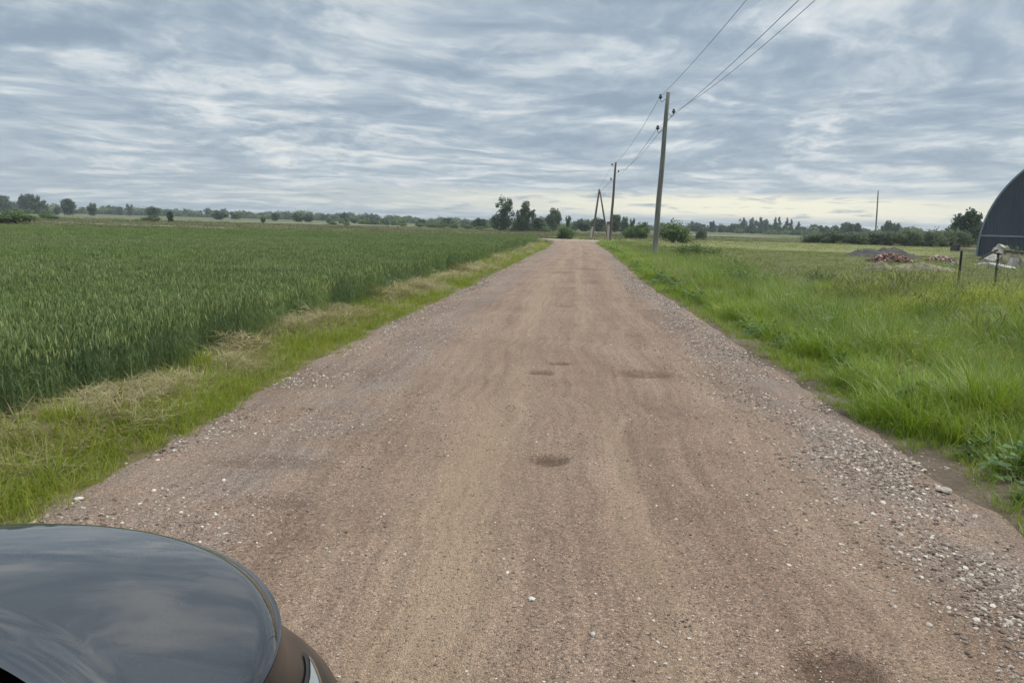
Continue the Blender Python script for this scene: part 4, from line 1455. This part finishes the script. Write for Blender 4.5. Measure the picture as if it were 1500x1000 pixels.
def pole(loc, h, lean, r0, r1, m, label, fl=0.0, stub=False, sides=14):
    """lean = horizontal shift of the top; insulators on bent iron hooks"""
    o = empty('utility_pole', loc, label, 'utility pole', 'wooden utility poles of the power line')
    top = Vector((lean[0], lean[1], h))
    n = 8
    tube('shaft', [tuple(top * (k / n) + Vector((0.012 * math.sin(k * 1.7), 0, -0.4 if k == 0 else 0))) for k in range(n + 1)], [r0 + (r1 - r0) * k / n for k in range(n + 1)], m, sides, o)
    heads = []
    for side, dz in ((-1, 0.36), (1, 1.10), (-1, 1.98)):
        c = top * ((h - dz) / h)
        rr = r1 + (r0 - r1) * dz / h
        s = side
        pts = [c + Vector((s * (rr - 0.04), 0, 0.0)), c + Vector((s * (rr + 0.05), 0, -0.01)), c + Vector((s * (rr + 0.11), 0, -0.09)), c + Vector((s * (rr + 0.17), 0, -0.125)),
               c + Vector((s * (rr + 0.24), 0, -0.11)), c + Vector((s * (rr + 0.275), 0, -0.05)), c + Vector((s * (rr + 0.28), 0, 0.04))]
        hk = tube('hook', pts, 0.015, M['iron'], 6, o)
        ins = link('insulator', INS, hk, tuple(pts[-1] - Vector((0, 0, 0.03))))
        ins.scale = (1.9, 1.9, 1.6)
        heads.append(Vector(loc) + pts[-1] + Vector((s * 0.03, 0, 0.07)))
    if stub:
        tube('stub', [(-0.24, -0.1, -0.4), (-0.20, -0.08, 1.7)], [0.13, 0.11], M['stub'], 6, o, False)
    return o, heads


dirp = Vector((2.9, 45.5, 0)).normalized()
p1, h1 = pole((7.74, 43.0, -0.05), 8.87, (0.27, 0.0), 0.165, 0.105, M['pole_wood'], 'large grey wooden power pole right of the road, nearest in view')
p2, h2 = pole((10.98, 90.0, -0.05), 8.88, (0.27, 0.0), 0.17, 0.11, M['pole_brown'], 'brown power pole beside the leaning frame at the road bend', stub=True)
p0, h0 = pole((5.0, -3.5, -0.05), 8.9, (0.1, 0.0), 0.16, 0.105, M['pole_wood'], 'grey power pole beside the parked car on the right verge')
fr = empty('braced_pole', (11.5, 106, 0), 'leaning A shaped timber pole with strut left of the second pole', 'utility pole')
apex = Vector((-0.29, 0, 6.54))
tube('shaft', [(-1.05, 0.0, -0.4), (-0.66, 0, 3.0), (apex.x, 0, apex.z)], [0.16, 0.14, 0.11], M['pole_brown'], 10, fr)
tube('strut', [(1.20, -0.1, -0.4), (0.48, -0.05, 3.0), (apex.x + 0.06, -0.13, apex.z - 0.25)], [0.13, 0.12, 0.09], M['pole_brown'], 10, fr)
tube('stub', [(-1.24, -0.24, -0.4), (-1.00, -0.24, 1.5)], [0.13, 0.11], M['stub'], 6, fr, False)
tube('stub', [(1.45, -0.3, -0.4), (1.28, -0.3, 1.8)], [0.12, 0.10], M['stub'], 6, fr, False)
hf = [Vector((11.5, 106, 0)) + apex + Vector((dx, 0, dz)) for dx, dz in ((-0.2, -0.1), (0.2, -0.25), (-0.2, -0.5))]
p4 = empty('lone_pole', (62.4, 135, 0), 'lone thin wooden pole behind the grey hedge on the right', 'utility pole')
tube('shaft', [(0, 0, -0.4), (-0.15, 0, 4.5), (-0.30, 0, 8.85)], [0.15, 0.13, 0.10], M['pole_wood'], 10, p4)
tube('cap_pin', [(-0.30, 0, 8.8), (-0.31, 0, 9.05)], [0.03, 0.03], M['iron'], 6, p4)


def wire(a, b, sag, label, r=0.008):
    n = 24
    pts = [tuple(a.lerp(b, k / n) - Vector((0, 0, sag * 4 * (k / n) * (1 - k / n)))) for k in range(n + 1)]
    o = tube('wire', pts, r, M['wire'], 5)
    return tag(o, label, 'wire', 'wires of the power line')


nm = ('upper left', 'right hand', 'lower left')
for k in range(3):
    wire(h0[k], h1[k], (0.55, 0.80, 0.42)[k], 'overhead wire running up out of view from the large grey pole, %s insulator' % nm[k], 0.0085)
    wire(h1[k], h2[k], 0.6, 'wire sagging between the large grey pole and the brown pole, from the %s insulator' % nm[k], 0.010)
    wire(h2[k], hf[k], 0.15, 'short thin wire from the brown pole %s insulator to the A shaped pole' % nm[k], 0.008)

# ------------------------------------------------------------------ hangar
HA = RAD(33)
hd = Vector((math.sin(HA), math.cos(HA), 0))
hr = Vector((math.cos(HA), -math.sin(HA), 0))
HR = 8.9
hang = empty('hangar', (38.0 + hr.x * HR, 63.9 + hr.y * HR, -0.05), 'dark blue arched metal hangar at the right edge of the view', 'hangar', None, -HA)
HL = 26.0
ARCH = 48


UP = 0.75


def arch_z(x, R=HR):
    return UP + math.sqrt(max(0.0, R * R - x * x))


pw = 1.1
npan = int(round(2 * HR / pw))
pw = 2 * HR / npan
SEAM = 1.75
for tier in (0, 1):
    for k in range(npan):
        xa, xb = -HR + k * pw, -HR + (k + 1) * pw
        if tier and max(arch_z(xa), arch_z(xb)) < SEAM + 0.3:
            continue
        ribs = 5
        V, F = [], []
        xs = []
        for r in range(ribs):
            w = pw / ribs
            x0 = xa + r * w
            xs += [(x0 + 0.004 if r == 0 else x0, 0.0), (x0 + w * 0.55, 0.0), (x0 + w * 0.65, -0.035), (x0 + w * 0.92, -0.035)]
        xs.append((xb - 0.004, 0.0))
        for x, yv in xs:
            zt = arch_z(min(max(x, -HR + 0.02), HR - 0.02), HR - 0.03)
            lo, hi = (0.0, min(SEAM - 0.006, zt)) if tier == 0 else (SEAM + 0.006, max(zt, SEAM + 0.02))
            V += [(x, yv, lo), (x, yv, hi)]
        for q in range(len(xs) - 1):
            F.append((2 * q, 2 * q + 2, 2 * q + 3, 2 * q + 1))
        link('panel', mesh('panel', V, [np.array(F)], M['hangar_low'] if tier == 0 else M['hangar']), hang)
# flashing strip, arched roof with raised seams, end trim
bm = bmesh.new()
add_box(bm, (2 * math.sqrt(HR ** 2 - (SEAM - UP) ** 2) - 0.02, 0.05, 0.13), Matrix.Translation((0, -0.065, SEAM + 0.03)))
link('flashing', bm_mesh('flashing', bm, M['hangar_trim']), hang)
nsec = 20
for s in range(nsec):
    y0, y1 = 0.02 + s * HL / nsec, 0.02 + (s + 1) * HL / nsec - 0.01
    V, F = [], []
    for k in range(-1, ARCH + 2):
        a = math.pi * min(max(k, 0), ARCH) / ARCH
        for yv, rr in ((y0, HR + 0.05), (y0 + 0.06, HR), (y1 - 0.06, HR), (y1, HR + 0.05)):
            V.append((-math.cos(a) * rr, yv, (UP + math.sin(a) * rr) if 0 <= k <= ARCH else 0.0))
    for k in range(ARCH + 2):
        for j in range(3):
            F.append((k * 4 + j, k * 4 + j + 1, k * 4 + 5 + j, k * 4 + 4 + j))
    link('roof_sheet', mesh('roof_sheet', V, [np.array(F)], M['hangar'], False), hang)
V, F = [], []
for k in range(-1, ARCH + 2):
    a = math.pi * min(max(k, 0), ARCH) / ARCH
    for yv, rr in ((-0.10, HR - 0.05), (-0.10, HR + 0.09), (0.05, HR + 0.09)):
        V.append((-math.cos(a) * rr, yv, (UP + math.sin(a) * rr) if 0 <= k <= ARCH else 0.0))
for k in range(ARCH + 2):
    for j in range(2):
        F.append((k * 3 + j, k * 3 + j + 1, k * 3 + 4 + j, k * 3 + 3 + j))
link('edge_trim', mesh('edge_trim', V, [np.array(F)], M['hangar_trim'], False), hang)
V = [(-HR + 0.02, HL, 0)] + [(-math.cos(math.pi * k / ARCH) * (HR - 0.02), HL, UP + math.sin(math.pi * k / ARCH) * (HR - 0.02)) for k in range(ARCH + 1)] + [(HR - 0.02, HL, 0), (0, HL, 0)]
F = np.array([(k, ARCH + 3, k + 1) for k in range(ARCH + 2)])
link('rear_wall', mesh('rear_wall', V, [F], M['hangar']), hang)

# ------------------------------------------------------------------ heaps and rubble on the mown meadow
def heap(name, loc, rx, ry, h, m, label, cat, seed, rz=0.0, n=26, ridge=1.0, z0=-0.08):
    A = np.linspace(-1, 1, n)
    X, Y = np.meshgrid(A, A, indexing='ij')
    r = np.sqrt(X ** 2 + Y ** 2)
    prof = np.clip(1 - r, 0, 1) ** ridge
    Z = prof * h * (0.55 + 0.9 * fbm(X * 2 + seed, Y * 2, seed, 4)) + (fbm(X * 9, Y * 9 + seed, seed + 5, 3) - 0.5) * h * 0.36 * (prof > 0.02) + z0
    V = np.stack([X * rx, Y * ry, Z], -1).reshape(-1, 3)
    o = link(name, mesh(name, V, [grid_faces(n, n)[:, ::-1]], m, True), None, loc)
    o.rotation_euler = (0, 0, rz)
    return tag(o, label, cat)


heap('earth_mound', (25.8, 54.5, 0), 3.2, 2.2, 0.95, M['earth'], 'dark earth mound behind the larger brick heap', 'mound', 3, 0.2, 40, 0.9)

BM_ = []
for k in range(4):
    bm = bmesh.new()
    vs = add_box(bm, (0.25, 0.12, 0.065) if k < 3 else (0.14, 0.12, 0.065), Matrix.Identity(4))
    for v in vs:
        v.co += Vector((R_.uniform(-0.012, 0.012), R_.uniform(-0.008, 0.008), R_.uniform(-0.006, 0.006)))
    BM_.append(bm_mesh('brick', bm, M['brick']))


def brick_heap(loc, rx, ry, h, n, label, seed):
    rr = random.Random(seed)
    o = empty('brick_heap', loc, label, 'brick heap', 'heaps of old red bricks')
    core = heap('rubble_core', (0, 0, 0), rx * 0.95, ry * 0.95, h * 0.75, M['earth'], None, None, seed, 0, 18, 0.8)
    core.parent = o
    for k in range(n):
        a, r = rr.uniform(0, 6.28), math.sqrt(rr.random())
        x, y = math.cos(a) * r * rx, math.sin(a) * r * ry
        z = h * max(0, 1 - r) ** 0.75 * (0.75 + 0.5 * float(vnoise(np.array([x * 1.5]), np.array([y * 1.5]), seed)[0])) * rr.uniform(0.7, 1.05) + 0.02
        b = link('brick', BM_[rr.randrange(4)], o, (x, y, z))
        b.rotation_euler = (rr.uniform(-0.7, 0.7), rr.uniform(-0.7, 0.7), rr.uniform(0, 3.14))
        s = rr.uniform(0.75, 1.1)
        b.scale = (s, s, s)
    return o


brick_heap((22.2, 45.8, -0.02), 1.30, 0.9, 0.66, 210, 'larger heap of old red and whitish bricks before the dark earth mound', 31)
brick_heap((26.6, 48.4, -0.02), 0.98, 0.7, 0.42, 110, 'smaller low heap of orange red bricks left of the fence post', 32)
heap('earth_bank', (18.9, 36.0, 0), 1.95, 0.7, 0.48, M['bank'], 'long low dry earth bank in the mown grass before the brick heaps', 'earth bank', 9, 0.18, 30, 0.55)
heap('earth_bank', (16.6, 35.2, 0), 0.85, 0.6, 0.46, M['bank'], 'short rounded earth hump at the left end of the long bank', 'earth bank', 10, 0.1, 24, 0.6)


def chunk(name, loc, size, rot, m, label, cat, seed, group=None):
    rr = random.Random(seed)
    bm = bmesh.new()
    add_box(bm, size, Matrix.Identity(4))
    bmesh.ops.subdivide_edges(bm, edges=bm.edges[:], cuts=2, use_grid_fill=True)
    mn = min(size)
    for v in bm.verts:
        v.co += Vector((rr.uniform(-1, 1), rr.uniform(-1, 1), rr.uniform(-1, 1))) * mn * 0.10
    o = link(name, bm_mesh(name, bm, m), None, loc)
    o.rotation_euler = rot
    return tag(o, label, cat, group)


GC = 'broken concrete pieces before the hangar'
heap('earth_heap', (30.0, 47.6, 0), 1.75, 1.2, 1.25, M['bank'], 'overgrown earth heap topped with weeds before the hangar wall', 'mound', 14, 0.2, 30, 0.8)
tw = empty('weed_clump', (30.2, 47.5, 0.62), 'green weeds growing on top of the earth heap before the hangar', 'shrub')
link('foliage', weed_mesh(3, 420, 1.9, 1.3, 0.6, 0.10), tw)
chunk('concrete_slab', (27.9, 45.4, 0.42), (0.75, 0.6, 0.12), (0.30, -0.45, 0.5), M['concrete'], 'pale concrete slab tilted up against the earth heap', 'concrete slab', 1, GC)
chunk('concrete_slab', (25.9, 41.2, 0.10), (1.25, 0.8, 0.13), (0.12, 0.16, -0.4), M['concrete'], 'pale flat concrete slab lying right behind the second fence post', 'concrete slab', 2, GC)
chunk('concrete_slab', (27.2, 45.2, 0.06), (1.3, 0.35, 0.10), (0.0, -0.18, 0.3), M['concrete'], 'narrow thin concrete strip left of the tilted slab', 'concrete slab', 3, GC)
chunk('concrete_block', (28.5, 45.9, 0.72), (0.65, 0.5, 0.30), (0.2, 0.5, 0.9), M['concrete'], 'grey concrete block on the side of the earth heap', 'concrete block', 4, GC)
chunk('concrete_block', (27.1, 41.9, 0.26), (0.60, 0.5, 0.46), (0.1, 0.25, 0.35), M['concrete'], 'cream coloured concrete block at the right edge of the rubble', 'concrete block', 5, GC)
chunk('concrete_block', (29.1, 46.6, 1.02), (0.42, 0.35, 0.28), (0.5, 0.2, 0.2), M['concrete'], 'small concrete lump on top of the rubble before the hangar', 'concrete block', 6, GC)
chunk('timber_beam', (27.6, 45.3, 0.62), (1.1, 0.10, 0.11), (0.0, -0.55, -0.15), M['timber'], 'dark old beam leaning on the rubble behind the second fence post', 'beam', 7)
chunk('timber_beam', (29.4, 45.9, 0.80), (1.4, 0.12, 0.12), (0.0, 0.05, -0.4), M['timber'], 'dark beam lying level across the rubble before the hangar', 'beam', 8)
chunk('metal_crate', (47.5, 84.0, 0.33), (0.72, 0.6, 0.78), (0, 0, 0.5), M['crate'], 'small dark crate standing left of the hangar corner', 'crate', 9)
chunk('timber_stack', (48.95, 84.3, 0.20), (2.0, 0.6, 0.26), (0, 0, -0.45), M['pale_timber'], 'long pale timber stack between the dark crate and the hangar', 'timber', 10)
for k, (x, y, s, lab) in enumerate(((24.6, 43.2, 0.20, 'grey stone in the grass between brick heap and rubble'), (27.9, 45.0, 0.24, 'pale stone in the grass left of the flat slab'))):
    chunk('field_stone', (x, y, 0.08), (s * 2, s * 1.5, s), (0.1, 0.2, k), M['concrete'], lab, 'stone', 20 + k)

# ------------------------------------------------------------------ wire fence
fx, fy = 12.42, 21.6
fdir = Vector((0.985, -0.17, 0)).normalized()
fence = empty('wire_fence', (fx, fy, 0), 'dark posts with thin wire mesh at the back of the tall grass', 'fence')
for k, (dd, ln) in enumerate(((0.0, -0.01), (0.93, 0.0), (1.95, 0.02), (3.0, 0.01))):
    p = fdir * dd
    tube('post', [(p.x, p.y, -0.3), (p.x + ln, p.y, 1.24 if k == 0 else 1.22)], [0.036, 0.033], M['post'], 8, fence, False)
parts = []
for k in range(9):
    z = 0.12 + k * 0.125
    a, b = Vector((0, -0.04, z)), fdir * 3.0 + Vector((0, -0.04, z))
    mid = a.lerp(b, 0.5) - Vector((0, 0, 0.01 * (k % 3)))
    V, f4, f3 = tube_arrays([a, mid, b], [0.0022] * 3, 4, False)
    parts.append((V, [f4]))
for k in range(31):
    p = fdir * (k * 0.1)
    V, f4, f3 = tube_arrays([(p.x, p.y - 0.045, 0.1), (p.x, p.y - 0.045, 1.13)], [0.0018] * 2, 4, False)
    parts.append((V, [f4]))
V, F = join(parts)
o = link('wire_mesh', mesh('wire_mesh', V, F, M['mesh_wire']), fence)
o['kind'] = 'stuff'

# ------------------------------------------------------------------ the car (local frame: x right, y forward)
CARX = -1.22
car = empty('car', (CARX, 0, 0), 'black car parked on the left, its glossy bonnet in the lower corner', 'car')


def hood_top(dx, y):
    t = np.clip((y - 1.30) / 0.74, -0.8, 1.1)
    z = np.where(t > 0, 0.89 - 0.080 * np.abs(t) ** 1.25, 0.89 + 0.02 * t)
    return z - 0.065 * (np.abs(dx) / 0.77) ** 2.3


HWD = 0.775
NB, NL = 1.31, 0.735                                   # where the nose starts to round off, and its length


def front_y(dx):
    return NB + NL * np.clip(1 - (np.abs(dx) / HWD) ** 2.12, 0, 1) ** (1 / 2.12)


def rear_y(dx):
    return 1.30 - 0.13 * (np.abs(dx) / 0.45) ** 2.0


nu_, nv_ = 90, 60
th = np.linspace(-np.pi / 2, np.pi / 2, nu_)
dxs = HWD * np.sin(th)
rows = []
for dx in dxs:
    ya, yb = rear_y(dx), max(front_y(dx), rear_y(dx) + 0.01)
    t = np.linspace(0, 1, nv_)
    y = ya + (yb - ya) * t
    z = hood_top(np.full(nv_, dx), y)
    de = np.minimum((HWD - abs(dx)) + 0.0 * y, (front_y(dx) - y))
    de = np.minimum(de, HWD * (1 - np.sqrt(np.clip((dx / HWD) ** 2 + (np.clip(y - NB, 0, 1) / NL) ** 2, 0, 1))))
    z = z - 0.016 * (1 - np.clip(de / 0.045, 0, 1)) ** 2.4
    z = z - 0.013 * (1 - np.clip(de / 0.34, 0, 1)) ** 2
    # pressed creases parallel to the windscreen and a flat power dome
    dr = y - ya
    z = z + 0.005 * np.exp(-((dr - 0.045) / 0.022) ** 2) + 0.004 * np.exp(-((dr - 0.105) / 0.025) ** 2)
    z = z + 0.007 * SOFT(np.full(nv_, 0.62 - abs(dx)), 0.0, 0.30) * SOFT(dr, 0.10, 0.5) * (1 - SOFT(y, 1.4, 2.0))
    rows.append(np.stack([np.full(nv_, dx), y, z], 1))
A = np.array(rows)
hood = link('hood', mesh('hood', A.reshape(-1, 3), [grid_faces(nu_, nv_)[:, ::-1]], M['paint'], True), car)

# outline of the body at hood-edge level, from left rear around the nose to right rear and the tail
OUT = []
for y in np.linspace(-1.7, 1.29, 60):
    OUT.append((-HWD, y))
for t in np.linspace(-np.pi / 2 + 0.001, np.pi / 2 - 0.001, 70):
    OUT.append((HWD * np.sign(np.sin(t)) * abs(np.sin(t)) ** (2 / 2.12), NB + NL * np.cos(t) ** (2 / 2.12)))
for y in np.linspace(1.29, -1.7, 60):
    OUT.append((HWD, y))
for t in np.linspace(np.pi / 2, -np.pi / 2, 40)[1:-1]:
    OUT.append((HWD * np.sin(t), -1.7 - 0.40 * np.cos(t)))
OUT = np.array(OUT)
tx = np.roll(OUT, -1, 0) - np.roll(OUT, 1, 0)
nrm = np.stack([-tx[:, 1], tx[:, 0]], 1)
nrm /= np.linalg.norm(nrm, axis=1)[:, None]
ze = hood_top(OUT[:, 0], OUT[:, 1]) - 0.029
ze = np.where(OUT[:, 1] < 0.75, hood_top(OUT[:, 0], np.full(len(OUT), 0.75)) - 0.029, ze)
frontness = np.clip((OUT[:, 1] - NB) / NL, 0, 1)
# (offset, height as a share between the hood edge and the sill)
PROF = [(0.0, 0.0), (0.001, 0.012), (0.004, 0.06), (0.014, 0.14), (0.030, 0.22), (0.056, 0.31), (0.096, 0.40), (0.128, 0.48), (0.142, 0.57), (0.136, 0.68), (0.122, 0.80), (0.100, 0.92), (0.065, 1.0), (-0.05, 1.02)]
loops = []
for k, (off, sh) in enumerate(PROF):
    o2 = off * (1 + 0.35 * frontness * (0.3 < sh))
    zz = ze - 0.003 - (ze - 0.24) * sh
    loops.append(np.concatenate([OUT + nrm * o2[:, None], zz[:, None]], 1))
A = np.array(loops)
nb = len(OUT)
body = link('body', mesh('body', A.reshape(-1, 3), [grid_faces(len(PROF), nb, True)[:, ::-1]], M['dimmed_paint'], True), car)


def body_patch(name, i0, i1, r0, r1, m, lift=0.004, taper=None, parent=None, sub=3):
    """a panel lying on the body surface between outline indices and profile rows (fractions allowed)"""
    n, q = max(8, int((i1 - i0) * sub)), 10
    V = []
    for a in np.linspace(i0, i1, n):
        f = (a - i0) / (i1 - i0)
        lo, hi = (r0, r1) if taper is None else taper(f)
        for b in np.linspace(lo, hi, q):
            ia, ib = int(math.floor(a)), int(math.floor(b))
            fa, fb = a - ia, b - ib
            ib2 = min(ib + 1, len(PROF) - 1)
            p = (A[ib, ia % nb] * (1 - fa) + A[ib, (ia + 1) % nb] * fa) * (1 - fb) + (A[ib2, ia % nb] * (1 - fa) + A[ib2, (ia + 1) % nb] * fa) * fb
            nn = nrm[ia % nb]
            V.append((p[0] + nn[0] * lift, p[1] + nn[1] * lift, p[2] + lift * 0.6))
    return link(name, mesh(name, V, [grid_faces(n, q)], m, True), parent or car)


# outline index: 60..129 is the nose (95 = centre); right corner about 115..128
def lens_taper(f):
    f = min(max(f, 0.0), 1.0)
    return 5.25 - 2.1 * f ** 1.1, 5.30 + 0.45 * f


def lens_gap(f):
    a, b = lens_taper(f)
    return a - 0.16, b + 0.03


hl = body_patch('headlight', 117.5, 131.0, 0, 0, M['lens'], 0.006, lens_taper)
body_patch('seal', 117.0, 131.3, 0, 0, M['rubber'], 0.003, lens_gap, hl)
body_patch('chrome_edge', 117.8, 131.0, 0, 0, M['chrome'], 0.0075, lambda f: (lens_taper(f)[1] - 0.10, lens_taper(f)[1] + 0.03), hl)
hl2 = body_patch('headlight', 59.0, 72.5, 0, 0, M['lens'], 0.006, lambda f: lens_taper(1 - f))
body_patch('seal', 58.7, 73.0, 0, 0, M['rubber'], 0.003, lambda f: lens_gap(1 - f), hl2)
body_patch('reflector', 124.5, 127.5, 7.6, 8.2, M['amber'], 0.006)
body_patch('grille', 84, 105, 5.2, 8.0, M['plastic'], 0.005)
body_patch('bumper_intake', 76, 113, 9.2, 11.2, M['plastic'], 0.005)
body_patch('tail_light', 192, 204, 3.4, 5.6, M['redlens'], 0.006)
body_patch('tail_light', 214, 226, 3.4, 5.6, M['redlens'], 0.006)
for i0, i1 in ((146, 166), (166.2, 182)):
    d = body_patch('door', i0, i1, 1.2, 11.5, M['dimmed_paint'], 0.003)
    body_patch('handle', i1 - 3.2, i1 - 0.8, 3.9, 4.3, M['chrome'], 0.03, None, d)
for i0, i1 in ((7, 23), (23.2, 43)):
    d = body_patch('door', i0, i1, 1.2, 11.5, M['dimmed_paint'], 0.003)
    body_patch('handle', i0 + 0.8, i0 + 3.2, 3.9, 4.3, M['chrome'], 0.03, None, d)

# cowl, windscreen, roof, side and rear glass
n = 40
dxs = np.linspace(-HWD + 0.01, HWD - 0.01, n)
V = []
for dx in dxs:
    ya = float(rear_y(dx)) - 0.006
    for k, (dy, dz) in enumerate(((0.0, -0.022), (-0.05, -0.030), (-0.10, -0.010))):
        V.append((dx, ya + dy, float(hood_top(np.array(dx), np.array(ya))) + dz))
link('cowl', mesh('cowl', V, [grid_faces(n, 3)], M['plastic'], True), car)


def green(rows, name, m):
    A_ = np.array(rows)
    return link(name, mesh(name, A_.reshape(-1, 3), [grid_faces(*A_.shape[:2])], m, True), car)


rows = []
for dx in np.linspace(-1, 1, 30):
    xb, xt = dx * 0.70, dx * 0.54
    yb = float(rear_y(xb)) - 0.09
    zb = float(hood_top(np.array(xb), np.array(yb))) - 0.01
    yt, zt = 0.40 - 0.10 * dx * dx, 1.40 - 0.03 * dx * dx
    rows.append([(xb + (xt - xb) * t, yb + (yt - yb) * t, zb + (zt - zb) * t + 0.03 * math.sin(t * math.pi)) for t in np.linspace(0, 1, 10)])
green(rows, 'windscreen', M['glass'])
rows = []
for dx in np.linspace(-1, 1, 30):
    r = []
    for t in np.linspace(0, 1, 14):
        y = (0.40 - 0.10 * dx * dx) * (1 - t) + (-1.0) * t
        r.append((dx * (0.54 + 0.03 * math.sin(t * 3.14) - 0.03 * t), y, 1.40 - 0.03 * dx * dx + 0.05 * math.sin(t * math.pi * 0.8)))
    rows.append(r)
green(rows, 'roof', M['paint'])
rows = []
for dx in np.linspace(-1, 1, 20):
    rows.append([(dx * (0.51 + 0.14 * t), -1.0 - 0.72 * t, (1.40 - 0.03 * dx * dx + 0.05 * math.sin(math.pi * 0.8)) * (1 - t) + 0.90 * t) for t in np.linspace(0, 1, 8)])
green(rows, 'rear_window', M['glass'])
rows = []
for dx in np.linspace(-1, 1, 20):
    rows.append([(dx * (0.65 + 0.11 * t), -1.72 - 0.36 * t * (1 - 0.3 * dx * dx), 0.90 - 0.06 * t) for t in np.linspace(0, 1, 6)])
green(rows, 'boot_lid', M['paint'])
for s in (-1, 1):
    rows = []
    for t in np.linspace(0, 1, 16):
        yb = 0.70 * (1 - t) - 1.66 * t
        yt = 0.30 * (1 - t) - 1.0 * t
        rows.append([(s * (0.770 - 0.230 * q), yb + (yt - yb) * q, 0.800 + (1.37 - 0.800) * q) for q in np.linspace(0, 1, 6)])
    if s > 0:
        rows = rows[::-1]
    green(rows, 'side_window', M['glass'])
    bm = bmesh.new()
    vs = add_box(bm, (0.16, 0.09, 0.12), Matrix.Translation((s * 0.92, 0.58, 0.92)))
    bmesh.ops.bevel(bm, geom=bm.edges[:], offset=0.03, segments=3, affect='EDGES')
    link('mirror', bm_mesh('mirror', bm, M['paint'], True), car)
    for yw in (1.38, -1.28):
        bm = bmesh.new()
        bmesh.ops.create_cone(bm, cap_ends=True, segments=32, radius1=0.31, radius2=0.31, depth=0.2, matrix=Matrix.Translation((s * 0.80, yw, 0.31)) @ Matrix.Rotation(RAD(90), 4, 'Y'))
        bmesh.ops.bevel(bm, geom=bm.edges[:], offset=0.02, segments=2, affect='EDGES')
        ty = link('wheel', bm_mesh('wheel', bm, M['rubber'], True), car)
        bm = bmesh.new()
        bmesh.ops.create_cone(bm, cap_ends=True, segments=24, radius1=0.20, radius2=0.20, depth=0.02, matrix=Matrix.Translation((s * 0.905, yw, 0.31)) @ Matrix.Rotation(RAD(90), 4, 'Y'))
        for q in range(5):
            a = q * 2 * math.pi / 5
            add_box(bm, (0.03, 0.05, 0.18), Matrix.Translation((s * 0.915, yw, 0.31)) @ Matrix.Rotation(a, 4, 'X') @ Matrix.Translation((0, 0, 0.10)))
        link('rim', bm_mesh('rim', bm, M['rim']), ty)
bm = bmesh.new()
add_box(bm, (1.5, 3.6, 0.12), Matrix.Translation((0, -0.1, 0.28)))
link('underbody', bm_mesh('underbody', bm, M['plastic']), car)

# ------------------------------------------------------------------ summer haze
def haze():
    bm = bmesh.new()
    add_box(bm, (1500, 1000, 61), Matrix.Translation((0, 300, 29.4)))
    m = bpy.data.materials.new('haze')
    m.use_nodes = True
    t = N(m.node_tree)
    t.n.remove(t.n['Principled BSDF'])
    v = t.node('ShaderNodeVolumePrincipled')
    v.inputs['Color'].default_value = (0.86, 0.92, 1.0, 1)
    v.inputs['Density'].default_value = 0.00032
    t.l.new(v.outputs[0], t.n['Material Output'].inputs['Volume'])
    o = link('haze', bm_mesh('haze', bm, m))
    return tag(o, kind='stuff')


haze()

# faces that were wound inwards are turned to look outwards
for o_ in list(C.objects):
    base = o_.name.split('.')[0]
    inward = base in ('ground', 'mown_meadow', 'wheat_soil', 'crossing_road', 'far_track', 'far_pale_field', 'far_green_field', 'field_strip', 'roof_sheet')
    inward = inward or (base in ('body', 'bumper_intake', 'door', 'handle', 'seal', 'chrome_edge', 'grille', 'headlight', 'reflector', 'tail_light', 'side_window'))
    if inward and o_.type == 'MESH':
        o_.data.flip_normals()
